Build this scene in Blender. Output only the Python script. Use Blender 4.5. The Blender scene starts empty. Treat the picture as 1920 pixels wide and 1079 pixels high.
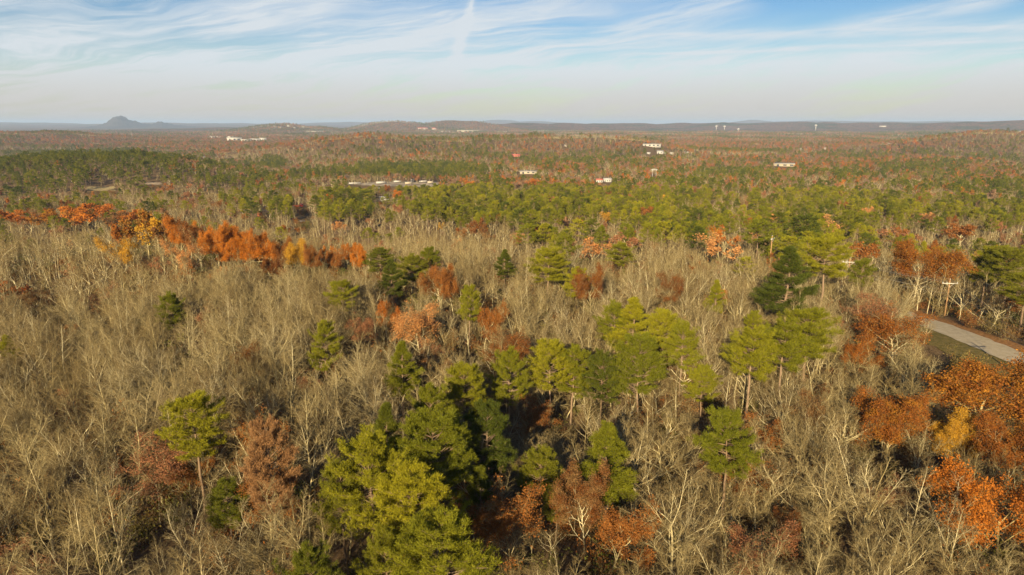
import bpy, math, random
import numpy as np
from mathutils import Vector

rng = np.random.default_rng(7)
random.seed(7)
PI = math.pi
R = math.radians
scene = bpy.context.scene
COL = scene.collection

# ------------------------------------------------------------------ camera
CAM_H = 40.0
PITCH = R(13.53)
cam = bpy.data.cameras.new('camera')
cam.lens = 24.0; cam.sensor_width = 36.0; cam.clip_start = 0.5; cam.clip_end = 120000.0
camo = bpy.data.objects.new('camera', cam); COL.objects.link(camo)
camo.location = (0, 0, CAM_H)
camo.rotation_euler = (PI / 2 - PITCH, 0, 0)
scene.camera = camo

# ------------------------------------------------------------------ view transform
scene.view_settings.view_transform = 'Standard'
scene.view_settings.look = 'None'
scene.view_settings.gamma = 1.0
scene.view_settings.use_curve_mapping = False
scene.view_settings.exposure = 1.0
scene.render.engine = 'CYCLES'
scene.cycles.max_bounces = 4
scene.cycles.diffuse_bounces = 2
scene.cycles.glossy_bounces = 1
scene.cycles.transmission_bounces = 2
scene.cycles.volume_bounces = 0
scene.cycles.transparent_max_bounces = 4

FX = 1280.0; CX = 960.0; CY = 539.5
def ray(px, py):
    a = (px - CX) / FX; b = (CY - py) / FX
    v = np.array([a, math.cos(PITCH) + b * math.sin(PITCH), -math.sin(PITCH) + b * math.cos(PITCH)])
    return v / np.linalg.norm(v)
def project(x, y, z):
    dz = z - CAM_H
    dep = y * math.cos(PITCH) - dz * math.sin(PITCH)
    up = y * math.sin(PITCH) + dz * math.cos(PITCH)
    dep = np.where(np.abs(dep) < 1e-3, 1e-3, dep)
    return CX + FX * x / dep, CY - FX * up / dep, dep

# ------------------------------------------------------------------ sun and sky
SUN_EL = R(20.0); SUN_AZ = R(15.0)      # light travels towards +Y, 15 degrees to the right; the sun is behind the camera
to_sun = Vector((-math.sin(SUN_AZ) * math.cos(SUN_EL), -math.cos(SUN_AZ) * math.cos(SUN_EL), math.sin(SUN_EL)))
sl = bpy.data.lights.new('sun', 'SUN'); sl.energy = 5.0; sl.angle = R(0.55); sl.color = (1.0, 0.83, 0.56)
so = bpy.data.objects.new('sun', sl); COL.objects.link(so)
so.rotation_euler = to_sun.to_track_quat('Z', 'Y').to_euler()
so.location = (-20, -60, 80)

W = bpy.data.worlds.new('World'); scene.world = W; W.use_nodes = True
nt = W.node_tree; nt.nodes.clear()
def N(t, **k):
    n = nt.nodes.new(t)
    for a, b in k.items(): setattr(n, a, b)
    return n
def setin(s, v):
    if isinstance(v, bpy.types.NodeSocket): nt.links.new(v, s)
    else: s.default_value = v
def M(op, a, b=None, c=None, clamp=False):
    n = N('ShaderNodeMath', operation=op, use_clamp=clamp)
    setin(n.inputs[0], a)
    if b is not None: setin(n.inputs[1], b)
    if c is not None: setin(n.inputs[2], c)
    return n.outputs[0]
def sstep(x, lo, hi):
    n = N('ShaderNodeMapRange', interpolation_type='SMOOTHSTEP')
    setin(n.inputs[0], x); n.inputs[1].default_value = lo; n.inputs[2].default_value = hi
    return n.outputs[0]
sky = N('ShaderNodeTexSky', sky_type='NISHITA', sun_disc=False)
sky.sun_elevation = SUN_EL
sky.sun_rotation = math.atan2(to_sun.x, to_sun.y)
sky.altitude = 100; sky.air_density = 1.0; sky.dust_density = 0.6; sky.ozone_density = 2.0
tc = N('ShaderNodeTexCoord')
sep = N('ShaderNodeSeparateXYZ'); nt.links.new(tc.outputs['Generated'], sep.inputs[0])
AZ = M('ARCTAN2', sep.outputs[0], sep.outputs[1])
EL = M('ARCSINE', sep.outputs[2])
def p2ae(px, py):
    v = ray(px, py); return math.atan2(v[0], v[1]), math.asin(v[2])
def noise(x, y, z=0.0, scale=1.0, detail=4.0, rough=0.55, dist=0.0):
    c = N('ShaderNodeCombineXYZ'); setin(c.inputs[0], x); setin(c.inputs[1], y); setin(c.inputs[2], z)
    n = N('ShaderNodeTexNoise'); nt.links.new(c.outputs[0], n.inputs['Vector'])
    n.inputs['Scale'].default_value = scale; n.inputs['Detail'].default_value = detail
    n.inputs['Roughness'].default_value = rough; n.inputs['Distortion'].default_value = dist
    return n.outputs['Fac']
# rotated coordinates, cirrus drawn out along them
ca, sa = math.cos(R(9)), math.sin(R(9))
U = M('ADD', M('MULTIPLY', AZ, ca), M('MULTIPLY', EL, sa))
V = M('SUBTRACT', M('MULTIPLY', EL, ca), M('MULTIPLY', AZ, sa))
warp = noise(AZ, M('MULTIPLY', EL, 3.0), 3.3, 3.0, 3.0)
Vw = M('ADD', V, M('MULTIPLY', M('SUBTRACT', warp, 0.5), 0.10))
cir = noise(M('MULTIPLY', U, 2.2), M('MULTIPLY', Vw, 22.0), 1.7, 1.3, 7.0, 0.55, 0.5)
cir2 = noise(M('MULTIPLY', U, 5.0), M('MULTIPLY', Vw, 60.0), 5.1, 1.5, 5.0, 0.65, 0.2)
body = M('ADD', M('MULTIPLY', sstep(cir, 0.36, 0.66), 0.66), M('MULTIPLY', sstep(cir2, 0.40, 0.66), 0.28))
# cover: thick over the left three quarters, thin towards the right and upwards
cover = M('ADD', sstep(AZ, 0.42, 0.05), M('MULTIPLY', sstep(EL, 0.125, 0.05), 0.8), clamp=True)
topgap = sstep(EL, 0.13, 0.20)
mask = M('MULTIPLY', body, M('SUBTRACT', M('MULTIPLY', cover, 1.05), M('MULTIPLY', topgap, 0.75)))
mask = M('ADD', mask, M('MULTIPLY', M('MULTIPLY', M('ADD', sstep(cir2, 0.3, 0.7), M('MULTIPLY', cover, 0.5)), 0.42), sstep(EL, 0.15, 0.05)))
def streak(p, q, w0, w1, amp, fray=0.6):
    amp = amp * 1.3
    (a0, e0), (a1, e1) = p2ae(*p), p2ae(*q)
    L = math.hypot(a1 - a0, e1 - e0); ux, uy = (a1 - a0) / L, (e1 - e0) / L
    dx = M('SUBTRACT', AZ, a0); dy = M('SUBTRACT', EL, e0)
    t = M('DIVIDE', M('ADD', M('MULTIPLY', dx, ux), M('MULTIPLY', dy, uy)), L)
    d = M('SUBTRACT', M('MULTIPLY', dy, ux), M('MULTIPLY', dx, uy))
    d = M('ADD', d, M('MULTIPLY', M('SUBTRACT', warp, 0.5), 0.012))
    w = M('MAXIMUM', M('ADD', M('MULTIPLY', t, (w1 - w0)), w0), 0.0008)
    q_ = M('DIVIDE', d, w)
    g = M('EXPONENT', M('MULTIPLY', M('MULTIPLY', q_, q_), -1.0))
    win = M('MULTIPLY', sstep(t, -0.12, 0.2), sstep(t, 1.15, 0.8))
    fr = noise(M('MULTIPLY', t, L * 9), M('MULTIPLY', d, 90.0), p[0] * 0.01, 1.5, 4.0, 0.6)
    fr = M('ADD', M('MULTIPLY', sstep(fr, 0.3, 0.65), fray), 1.0 - fray)
    return M('MULTIPLY', M('MULTIPLY', g, win), M('MULTIPLY', fr, amp))
for s_ in [((1180, 104), (2100, 58), .0022, .0045, .55), ((1240, 68), (2100, 36), .006, .009, .5),
           ((1560, 56), (1900, -12), .010, .012, .6), ((1120, 62), (1420, -14), .012, .018, .5),
           ((892, -20), (838, 160), .0035, .011, .55, .4), ((120, 100), (230, 128), .0, .0, 0.0),
           ((360, 62), (640, 14), .014, .02, .35), ((520, 92), (900, 36), .014, .022, .33),
           ((950, 150), (1800, 96), .012, .014, .35), ((0, 60), (380, 110), .02, .02, .2)]:
    if s_[4] > 0: mask = M('ADD', mask, streak(*s_))
mask = M('MINIMUM', mask, 0.93)
mask = M('MAXIMUM', mask, 0.0)
# low in the sky the cloud veil and the blue alike end in a warm grey
veil = sstep(EL, 0.085, -0.02)
skyc = N('ShaderNodeHueSaturation'); nt.links.new(sky.outputs[0], skyc.inputs['Color'])
skyc.inputs['Hue'].default_value = 0.515; skyc.inputs['Saturation'].default_value = 1.45; skyc.inputs['Value'].default_value = 0.72
cloudc = N('ShaderNodeMixRGB'); cloudc.inputs[1].default_value = (5.2, 5.55, 5.85, 1); cloudc.inputs[2].default_value = (4.55, 4.1, 3.7, 1)
nt.links.new(veil, cloudc.inputs[0])
mx = N('ShaderNodeMixRGB'); nt.links.new(mask, mx.inputs[0]); nt.links.new(skyc.outputs[0], mx.inputs[1]); nt.links.new(cloudc.outputs[0], mx.inputs[2])
mx2 = N('ShaderNodeMixRGB'); nt.links.new(M('MULTIPLY', veil, 0.5), mx2.inputs[0]); nt.links.new(mx.outputs[0], mx2.inputs[1])
mx2.inputs[2].default_value = (4.55, 4.1, 3.7, 1)
bg = N('ShaderNodeBackground'); nt.links.new(mx2.outputs[0], bg.inputs[0]); bg.inputs[1].default_value = 0.070
wo = N('ShaderNodeOutputWorld'); nt.links.new(bg.outputs[0], wo.inputs[0])

# ------------------------------------------------------------------ helpers
def tag(o, label=None, cat=None, group=None, kind=None):
    if label: o['label'] = label
    if cat: o['category'] = cat
    if group: o['group'] = group
    if kind: o['kind'] = kind
    return o
def link(name, me, parent=None):
    o = bpy.data.objects.new(name, me); COL.objects.link(o)
    if parent is not None: o.parent = parent
    return o
def empty(name, loc, rz=0.0, s=1.0):
    o = bpy.data.objects.new(name, None); COL.objects.link(o)
    o.location = loc; o.rotation_euler = (0, 0, rz); o.scale = (s, s, s); o.empty_display_size = 0.2
    return o
def np_mesh(name, verts, tris=None, quads=None, smooth=False, mats=(), tri_m=None, quad_m=None):
    me = bpy.data.meshes.new(name)
    verts = np.asarray(verts, np.float32).reshape(-1, 3)
    tris = np.zeros((0, 3), np.int32) if tris is None or len(tris) == 0 else np.asarray(tris, np.int32)
    quads = np.zeros((0, 4), np.int32) if quads is None or len(quads) == 0 else np.asarray(quads, np.int32)
    nT, nQ = len(tris), len(quads)
    me.vertices.add(len(verts)); me.vertices.foreach_set('co', verts.ravel())
    me.loops.add(nT * 3 + nQ * 4)
    me.loops.foreach_set('vertex_index', np.concatenate([tris.ravel(), quads.ravel()]).astype(np.int32))
    me.polygons.add(nT + nQ)
    st = np.concatenate([np.arange(nT) * 3, nT * 3 + np.arange(nQ) * 4]).astype(np.int32)
    me.polygons.foreach_set('loop_start', st)
    mi = np.zeros(nT + nQ, np.int32)
    if tri_m is not None: mi[:nT] = tri_m
    if quad_m is not None: mi[nT:] = quad_m
    me.polygons.foreach_set('material_index', mi)
    if smooth: me.polygons.foreach_set('use_smooth', np.ones(nT + nQ, bool))
    for m in mats: me.materials.append(m)
    me.update(calc_edges=True)
    return me
class Geo:
    def __init__(s): s.v = []; s.t = []; s.q = []; s.n = 0
    def add(s, v, t=None, q=None):
        v = np.asarray(v, float).reshape(-1, 3); s.v.append(v)
        if t is not None and len(t): s.t.append(np.asarray(t) + s.n)
        if q is not None and len(q): s.q.append(np.asarray(q) + s.n)
        s.n += len(v); return s
    def mesh(s, name, mats=(), smooth=False):
        return np_mesh(name, np.concatenate(s.v), np.concatenate(s.t) if s.t else None, np.concatenate(s.q) if s.q else None, smooth, mats)
    def box(s, x0, x1, y0, y1, z0, z1):
        v = [(x, y, z) for z in (z0, z1) for y in (y0, y1) for x in (x0, x1)]
        return s.add(v, q=[(0, 2, 3, 1), (4, 5, 7, 6), (0, 1, 5, 4), (2, 6, 7, 3), (0, 4, 6, 2), (1, 3, 7, 5)])
    def tube(s, P, rr, n=8, caps=True):
        P = np.asarray(P, float); k = len(P); rr = np.broadcast_to(rr, (k,))
        d = np.gradient(P, axis=0); d /= np.linalg.norm(d, axis=1)[:, None] + 1e-9
        ref = np.where(np.abs(d[:, 2:3]) > 0.9, [[1.0, 0, 0]], [[0, 0, 1.0]])
        a = np.cross(d, ref); a /= np.linalg.norm(a, axis=1)[:, None] + 1e-9; b = np.cross(d, a)
        th = np.arange(n) * 2 * PI / n
        v = P[:, None] + rr[:, None, None] * (a[:, None] * np.cos(th)[None, :, None] + b[:, None] * np.sin(th)[None, :, None])
        q = [(i * n + j, i * n + (j + 1) % n, (i + 1) * n + (j + 1) % n, (i + 1) * n + j) for i in range(k - 1) for j in range(n)]
        t = []
        if caps:
            t = [(0, j + 1, j) for j in range(1, n - 1)] + [((k - 1) * n, (k - 1) * n + j, (k - 1) * n + j + 1) for j in range(1, n - 1)]
        return s.add(v.reshape(-1, 3), t=t, q=q)

def segs_geo(P0, P1, R0, R1, n):
    P0, P1 = np.asarray(P0, float), np.asarray(P1, float); R0, R1 = np.asarray(R0, float), np.asarray(R1, float)
    d = P1 - P0; d /= np.linalg.norm(d, axis=1)[:, None] + 1e-9
    ref = np.where(np.abs(d[:, 2:3]) > 0.9, [[1.0, 0, 0]], [[0, 0, 1.0]])
    a = np.cross(d, ref); a /= np.linalg.norm(a, axis=1)[:, None] + 1e-9; b = np.cross(d, a)
    th = np.arange(n) * 2 * PI / n
    ring = a[:, None] * np.cos(th)[None, :, None] + b[:, None] * np.sin(th)[None, :, None]
    v0 = P0[:, None] + R0[:, None, None] * ring; v1 = P1[:, None] + R1[:, None, None] * ring
    v = np.concatenate([v0, v1], 1).reshape(-1, 3); k = len(P0)
    base = np.arange(k)[:, None, None] * 2 * n
    q = np.array([(j, (j + 1) % n, n + (j + 1) % n, n + j) for j in range(n)])[None]
    return v, (base + q).reshape(-1, 4)
def cones_geo(P0, P1, R0, n=3):
    P0, P1 = np.asarray(P0, float), np.asarray(P1, float); R0 = np.asarray(R0, float)
    d = P1 - P0; d /= np.linalg.norm(d, axis=1)[:, None] + 1e-9
    ref = np.where(np.abs(d[:, 2:3]) > 0.9, [[1.0, 0, 0]], [[0, 0, 1.0]])
    a = np.cross(d, ref); a /= np.linalg.norm(a, axis=1)[:, None] + 1e-9; b = np.cross(d, a)
    th = np.arange(n) * 2 * PI / n
    ring = P0[:, None] + R0[:, None, None] * (a[:, None] * np.cos(th)[None, :, None] + b[:, None] * np.sin(th)[None, :, None])
    v = np.concatenate([ring, P1[:, None]], 1).reshape(-1, 3); k = len(P0)
    base = np.arange(k)[:, None, None] * (n + 1)
    t = np.array([(j, (j + 1) % n, n) for j in range(n)])[None]
    return v, (base + t).reshape(-1, 3)

# ------------------------------------------------------------------ materials
def new_mat(name):
    m = bpy.data.materials.new(name); m.use_nodes = True
    b = m.node_tree.nodes['Principled BSDF']; b.inputs['Roughness'].default_value = 0.85
    b.inputs['Specular IOR Level'].default_value = 0.15
    return m, m.node_tree, b
def plant_mat(name, cols, noise_scale=0.8, rough=0.8, by_pos=0.35, translucent=0.0, spec=0.1):
    """base colour drawn for each tree from cols, and shifted by a noise over the tree"""
    m, t, b = new_mat(name)
    oi = t.nodes.new('ShaderNodeObjectInfo'); rp = t.nodes.new('ShaderNodeValToRGB')
    rp.color_ramp.interpolation = 'LINEAR'
    while len(rp.color_ramp.elements) < len(cols): rp.color_ramp.elements.new(0.5)
    for i, c in enumerate(cols):
        rp.color_ramp.elements[i].position = i / max(1, len(cols) - 1); rp.color_ramp.elements[i].color = (*c, 1)
    geo = t.nodes.new('ShaderNodeNewGeometry'); nz = t.nodes.new('ShaderNodeTexNoise')
    nz.inputs['Scale'].default_value = noise_scale; nz.inputs['Detail'].default_value = 2.0
    t.links.new(geo.outputs['Position'], nz.inputs['Vector'])
    ad = t.nodes.new('ShaderNodeMath'); ad.operation = 'MULTIPLY_ADD'
    t.links.new(nz.outputs['Fac'], ad.inputs[0]); ad.inputs[1].default_value = by_pos * 2
    sb = t.nodes.new('ShaderNodeMath'); sb.operation = 'SUBTRACT'; t.links.new(oi.outputs['Random'], sb.inputs[0]); sb.inputs[1].default_value = by_pos
    t.links.new(sb.outputs[0], ad.inputs[2]); t.links.new(ad.outputs[0], rp.inputs[0])
    isl = t.nodes.new('ShaderNodeMapRange'); t.links.new(geo.outputs['Random Per Island'], isl.inputs[0])
    isl.inputs[3].default_value = 0.72; isl.inputs[4].default_value = 1.28
    mu = t.nodes.new('ShaderNodeMixRGB'); mu.blend_type = 'MULTIPLY'; mu.inputs[0].default_value = 1.0
    t.links.new(rp.outputs[0], mu.inputs[1]); t.links.new(isl.outputs[0], mu.inputs[2])
    t.links.new(mu.outputs[0], b.inputs['Base Color'])
    b.inputs['Roughness'].default_value = rough; b.inputs['Specular IOR Level'].default_value = spec
    if translucent:
        tr = t.nodes.new('ShaderNodeBsdfTranslucent'); t.links.new(mu.outputs[0], tr.inputs[0])
        mxs = t.nodes.new('ShaderNodeMixShader'); mxs.inputs[0].default_value = translucent
        t.links.new(b.outputs[0], mxs.inputs[1]); t.links.new(tr.outputs[0], mxs.inputs[2])
        t.links.new(mxs.outputs[0], t.nodes['Material Output'].inputs['Surface'])
    return m
MAT = {}
MAT['bark'] = plant_mat('pale_grey_bark', [(.30, .23, .095), (.47, .385, .185), (.62, .53, .30), (.39, .305, .14)], 1.2)
MAT['twig'] = plant_mat('brown_twigs', [(.19, .13, .05), (.275, .205, .084), (.17, .112, .045), (.315, .24, .10)], 0.5)
MAT['pinebark'] = plant_mat('pine_bark', [(.19, .125, .07), (.26, .18, .11)], 1.5)
MAT['needle'] = plant_mat('bright_pine_needles', [(.145, .15, .010), (.21, .20, .011), (.30, .265, .013)], 0.9, translucent=0.2)
MAT['needle_deep'] = plant_mat('deep_pine_needles', [(.075, .09, .011), (.12, .125, .011), (.19, .18, .012)], 0.9, translucent=0.2)
MAT['needle_dead'] = plant_mat('brown_pine_needles', [(.28, .145, .055), (.34, .18, .075)], 0.9, translucent=0.15)
MAT['leaf_rust'] = plant_mat('rust_oak_leaves', [(.24, .085, .018), (.31, .12, .025), (.17, .058, .014), (.25, .14, .05)], 0.9, by_pos=.6, translucent=0.2)
MAT['leaf_orange'] = plant_mat('orange_oak_leaves', [(.38, .115, .014), (.50, .17, .018), (.27, .075, .014)], 0.6, translucent=0.2)
MAT['leaf_dull'] = plant_mat('dull_brown_leaves', [(.20, .12, .065), (.23, .155, .09), (.25, .125, .055), (.18, .125, .08)], 0.05, translucent=0.1)
MAT['leaf_amber'] = plant_mat('amber_brown_leaves', [(.24, .13, .025), (.36, .125, .018), (.21, .07, .014), (.40, .17, .02)], 0.9, by_pos=.8, translucent=0.2)
MAT['leaf_gold'] = plant_mat('gold_leaves', [(.52, .27, .025), (.56, .31, .03), (.40, .2, .02)], 0.6, translucent=0.25)
MAT['leaf_pink'] = plant_mat('faded_pinkish_leaves', [(.34, .165, .075), (.29, .12, .05)], 0.6, translucent=0.2)
MAT['leaf_pale'] = plant_mat('pale_orange_leaves', [(.55, .27, .09), (.5, .22, .065)], 0.6, translucent=0.2)
MAT['leaf_olive'] = plant_mat('olive_bush_leaves', [(.17, .12, .04), (.12, .13, .02), (.24, .11, .035), (.10, .10, .03)], 0.2, translucent=0.15)

def plain(name, col, rough=0.7, var=0.15, scale=0.6, spec=0.25, metal=0.0):
    m, t, b = new_mat(name)
    geo = t.nodes.new('ShaderNodeNewGeometry'); nz = t.nodes.new('ShaderNodeTexNoise'); nz.inputs['Scale'].default_value = scale
    nz.inputs['Detail'].default_value = 5
    t.links.new(geo.outputs['Position'], nz.inputs['Vector'])
    mp = t.nodes.new('ShaderNodeMapRange'); mp.inputs[1].default_value = .3; mp.inputs[2].default_value = .7
    mp.inputs[3].default_value = 1 - var; mp.inputs[4].default_value = 1 + var
    t.links.new(nz.outputs['Fac'], mp.inputs[0])
    mu = t.nodes.new('ShaderNodeMixRGB'); mu.blend_type = 'MULTIPLY'; mu.inputs[0].default_value = 1; mu.inputs[1].default_value = (*col, 1)
    t.links.new(mp.outputs[0], mu.inputs[2]); t.links.new(mu.outputs[0], b.inputs['Base Color'])
    b.inputs['Roughness'].default_value = rough; b.inputs['Specular IOR Level'].default_value = spec; b.inputs['Metallic'].default_value = metal
    return m

def ground_mat():
    m, t, b = new_mat('forest_floor')
    L = t.links.new; nn = t.nodes.new
    geo = nn('ShaderNodeNewGeometry')
    def nz(scale, det=4, rough=.6):
        n = nn('ShaderNodeTexNoise'); n.inputs['Scale'].default_value = scale; n.inputs['Detail'].default_value = det
        n.inputs['Roughness'].default_value = rough; L(geo.outputs['Position'], n.inputs['Vector']); return n.outputs['Fac']
    def ramp(f, stops):
        r = nn('ShaderNodeValToRGB'); L(f, r.inputs[0])
        while len(r.color_ramp.elements) < len(stops): r.color_ramp.elements.new(.5)
        for e, (p, c) in zip(r.color_ramp.elements, stops): e.position = p; e.color = (*c, 1)
        return r.outputs[0]
    def mix(f, a, c):
        x = nn('ShaderNodeMixRGB'); L(f, x.inputs[0]); L(a, x.inputs[1]); L(c, x.inputs[2]); return x.outputs[0]
    litter = mix(nz(0.08), ramp(nz(2.5, 8, .7), [(.3, (.08, .045, .022)), (.5, (.17, .10, .05)), (.72, (.27, .17, .085))]),
                 ramp(nz(3.1, 8, .7), [(.3, (.08, .055, .03)), (.55, (.18, .13, .065)), (.75, (.27, .20, .10))]))
    # far away: crowns of the woods that can no longer be told apart
    vo = nn('ShaderNodeTexVoronoi'); vo.inputs['Scale'].default_value = 0.06; L(geo.outputs['Position'], vo.inputs['Vector'])
    sp = nn('ShaderNodeSeparateColor'); L(vo.outputs['Color'], sp.inputs[0])
    crown = ramp(sp.outputs[0], [(0, (.10, .07, .05)), (.35, (.22, .15, .10)), (.6, (.20, .10, .06)), (.8, (.26, .12, .06)), (.86, (.05, .06, .02)), (1, (.04, .05, .02))])
    crown2 = ramp(sp.outputs[1], [(0, (.05, .065, .025)), (.6, (.08, .09, .035)), (1, (.17, .12, .08))])
    big = nn('ShaderNodeMapRange'); L(nz(0.0022, 5, .6), big.inputs[0]); big.inputs[1].default_value = .52; big.inputs[2].default_value = .6
    wood = mix(big.outputs[0], crown, crown2)
    ln = nn('ShaderNodeVectorMath'); ln.operation = 'LENGTH'; L(geo.outputs['Position'], ln.inputs[0])
    fr = nn('ShaderNodeMapRange'); L(ln.outputs['Value'], fr.inputs[0]); fr.inputs[1].default_value = 3500; fr.inputs[2].default_value = 6500
    L(mix(fr.outputs[0], litter, wood), b.inputs['Base Color'])
    bp = nn('ShaderNodeBump'); bp.inputs['Distance'].default_value = 0.25; bp.inputs['Strength'].default_value = 0.6
    L(nz(3.0, 6, .7), bp.inputs['Height'])
    bp2 = nn('ShaderNodeBump'); bp2.inputs['Distance'].default_value = 9.0; L(fr.outputs[0], bp2.inputs['Strength']); bp2.invert = True
    L(vo.outputs['Distance'], bp2.inputs['Height']); L(bp.outputs[0], bp2.inputs['Normal'])
    L(bp2.outputs[0], b.inputs['Normal'])
    b.inputs['Roughness'].default_value = 1.0; b.inputs['Specular IOR Level'].default_value = 0.0
    return m

# ------------------------------------------------------------------ terrain
def azp(px): return math.atan2((px - CX) / FX, math.cos(PITCH) + 0.24 * math.sin(PITCH))
RP = [0, 150, 215, 300, 400, 500, 800, 1200, 2000, 5000, 60000]
ZP = [0, 0, -6, -13, -17, -21, -30, -38, -45, -45, -45]
_rr = np.concatenate([np.linspace(0, 3000, 3001)])
_zz = np.interp(_rr, RP, ZP); _k = np.hanning(61); _k /= _k.sum()
_zz = np.convolve(np.pad(_zz, 30, mode='edge'), _k, 'valid')
HILLS = [  # px centre, half width px, distance, radial half width, height, sharpness
    (120, 290, 980, 190, 27, 3), (330, 120, 900, 130, 9, 2), (860, 300, 1900, 330, 37, 3), (1110, 160, 1950, 260, 22, 3), (640, 130, 1800, 220, 16, 3),
    (1960, 260, 2700, 500, 52, 2.5), (1760, 160, 2300, 300, 24, 2.5), (60, 170, 3600, 500, 44, 2.5), (-60, 120, 3000, 400, 30, 2),
    (520, 75, 6400, 700, 74, 2), (590, 70, 6600, 600, 44, 2), (745, 90, 6800, 700, 88, 3), (865, 95, 7200, 700, 108, 3), (975, 130, 8200, 900, 84, 2), (1075, 110, 8600, 900, 84, 2),
    (1160, 110, 9000, 900, 84, 3), (1310, 140, 9500, 900, 84, 3), (1430, 200, 9200, 900, 96, 4), (1650, 220, 9000, 900, 96, 4), (1870, 190, 8200, 900, 104, 4),
    (400, 160, 8600, 900, 36, 2), (170, 110, 7600, 800, 20, 2), (940, 60, 22000, 1500, 195, 2), (890, 60, 22500, 1500, 165, 2), (1000, 80, 22500, 1500, 150, 2),
    (1410, 60, 22000, 1500, 180, 2), (1500, 170, 22500, 1500, 158, 4), (690, 160, 21000, 1500, 115, 4), (1700, 200, 22000, 1500, 142, 4), (60, 140, 21000, 1500, 98, 3), (420, 120, 20000, 1500, 82, 3), (330, 60, 17000, 900, 40, 2),
]
def g(x, y):
    x = np.asarray(x, float); y = np.asarray(y, float)
    r = np.hypot(x, y); az = np.arctan2(x, np.where(np.abs(y) + np.abs(x) < 1e-6, 1e-6, y))
    z = np.interp(r, _rr, _zz)
    # nearby: flat towards the road, gentle rises elsewhere
    n = 1.1 * np.sin(x * .043 + 1.1) * np.cos(y * .037 + .4) + .6 * np.sin(x * .09 + y * .05)
    roadw = np.exp(-((x - 90) / 22.0) ** 2) * (r < 400)
    z = z + n * (1 - roadw) * np.clip(r / 60, 0, 1)
    z = z + np.clip((r - 500) / 1500, 0, 1) * 6 * (np.sin(x * .0061 + 2) * np.cos(y * .0047 + 1) + .5 * np.sin(x * .013 - y * .011))
    # the ridge on the left and the hollow behind it
    A = 1 / (1 + np.exp((az + 0.16) / 0.045))
    Rr = np.interp(az, [azp(0), azp(300), azp(680)], [262, 238, 196])
    z = z + A * ((6.0 + 3.0 / (1 + np.exp((az + .38) / .05))) * np.exp(-((r - Rr + 12) / 46) ** 2) - 14 * np.exp(-((r - Rr - 105) / 62) ** 2))
    far_h = np.zeros_like(z)
    for px, w, d, dw, h, s in HILLS:
        a0 = azp(px); wa = w / FX * math.cos(a0) ** 2
        wig = 1 + .22 * np.sin(az * 31 + d) + .12 * np.sin(az * 83 + d * 2) + .06 * np.sin(az * 190 + d)
        hc = h * np.exp(-np.abs((az - a0) / wa) ** s) * np.exp(-((r - d) / dw) ** 2) * (0.72 + .28 * wig)
        if d > 5000: far_h = np.maximum(far_h, hc)
        else: z = z + hc
    fr = np.clip((r - 9000) / 9000, 0, 1)
    far_h = np.maximum(far_h, fr * (64 + 22 * np.sin(az * 13 + 1) + 12 * np.sin(az * 37) + 6 * np.sin(az * 90)) * np.exp(-((r - 19000) / 4200) ** 2))
    z = z + far_h
    return z
def g1(x, y): return float(g(np.array([x]), np.array([y]))[0])
def hit(px, py, h=0.0, tmax=30000):
    """the point where the line of sight through a place of the photograph comes down to h above the ground"""
    v = ray(px, py)
    t = np.concatenate([np.linspace(10, 1000, 4000), np.geomspace(1000, tmax, 3000)])
    P = np.array([0, 0, CAM_H]) + t[:, None] * v
    below = P[:, 2] - (g(P[:, 0], P[:, 1]) + h) < 0
    i = int(np.argmax(below)) if below.any() else len(t) - 1
    return P[i], t[i]

rings = [0.5]
while rings[-1] < 46000:
    rings.append(rings[-1] + max(2.0, rings[-1] * 0.026))
rings = np.array(rings); NA = 600
th = np.arange(NA) / NA * 2 * PI
X = rings[:, None] * np.sin(th); Y = rings[:, None] * np.cos(th)
Z = g(X, Y)
vt = np.stack([X, Y, Z], -1).reshape(-1, 3)
i, j = np.meshgrid(np.arange(len(rings) - 1), np.arange(NA), indexing='ij')
jn = (j + 1) % NA
q = np.stack([i * NA + j, (i + 1) * NA + j, (i + 1) * NA + jn, i * NA + jn], -1).reshape(-1, 4)[:, ::-1]
ctr = np.array([[0, 0, g1(0, 0.1)]]); ci = len(vt)
vt = np.concatenate([vt, ctr]); tr_ = np.array([(ci, k, (k + 1) % NA) for k in range(NA)])[:, ::-1]
MAT['ground'] = ground_mat()
tag(link('ground', np_mesh('ground', vt, tr_, q, True, [MAT['ground']])), kind='structure')

# the blue mountain far off on the left
def mountain():
    d = 14000.0; nU, nV = 160, 30
    px = np.linspace(110, 420, nU)
    prof = np.interp(px, [110, 150, 170, 186, 200, 211, 220, 226, 234, 243, 252, 262, 272, 281, 289, 297, 310, 330, 360, 420],
                         [241, 240, 239, 237.4, 234.5, 229.5, 225.6, 224.6, 226.4, 230.2, 231.4, 234.2, 235.2, 232.6, 231.2, 233.6, 235.8, 237.6, 239.6, 241])
    prof = prof + 0.25 * np.sin(px * .9) + .18 * np.sin(px * 2.3)
    V_ = []
    for k in range(nV):
        s = k / (nV - 1) * 2 - 1
        f = max(0.0, 1 - abs(s)) ** 1.15
        for a in range(nU):
            az = azp(228 + (px[a] - 228) * 1.22); ztop = CAM_H + ((232.5 - prof[a]) * (1.2 if prof[a] < 232.5 else 1) + 1.5) / FX * d / math.cos(az)
            rr = d + s * 1300
            zb = -60
            V_.append((rr * math.sin(az) / 1.0, rr * math.cos(az), zb + (ztop - zb) * f * (1 + .05 * math.sin(a * .7 + k)) - 0))
    q_ = [(k * nU + a, k * nU + a + 1, (k + 1) * nU + a + 1, (k + 1) * nU + a) for k in range(nV - 1) for a in range(nU - 1)]
    tag(link('mountain', np_mesh('mountain', V_, None, q_, True, [plain('mountain_woods', (.075, .06, .05), 1, .35, .004, 0)])), kind='structure')
mountain()

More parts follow.
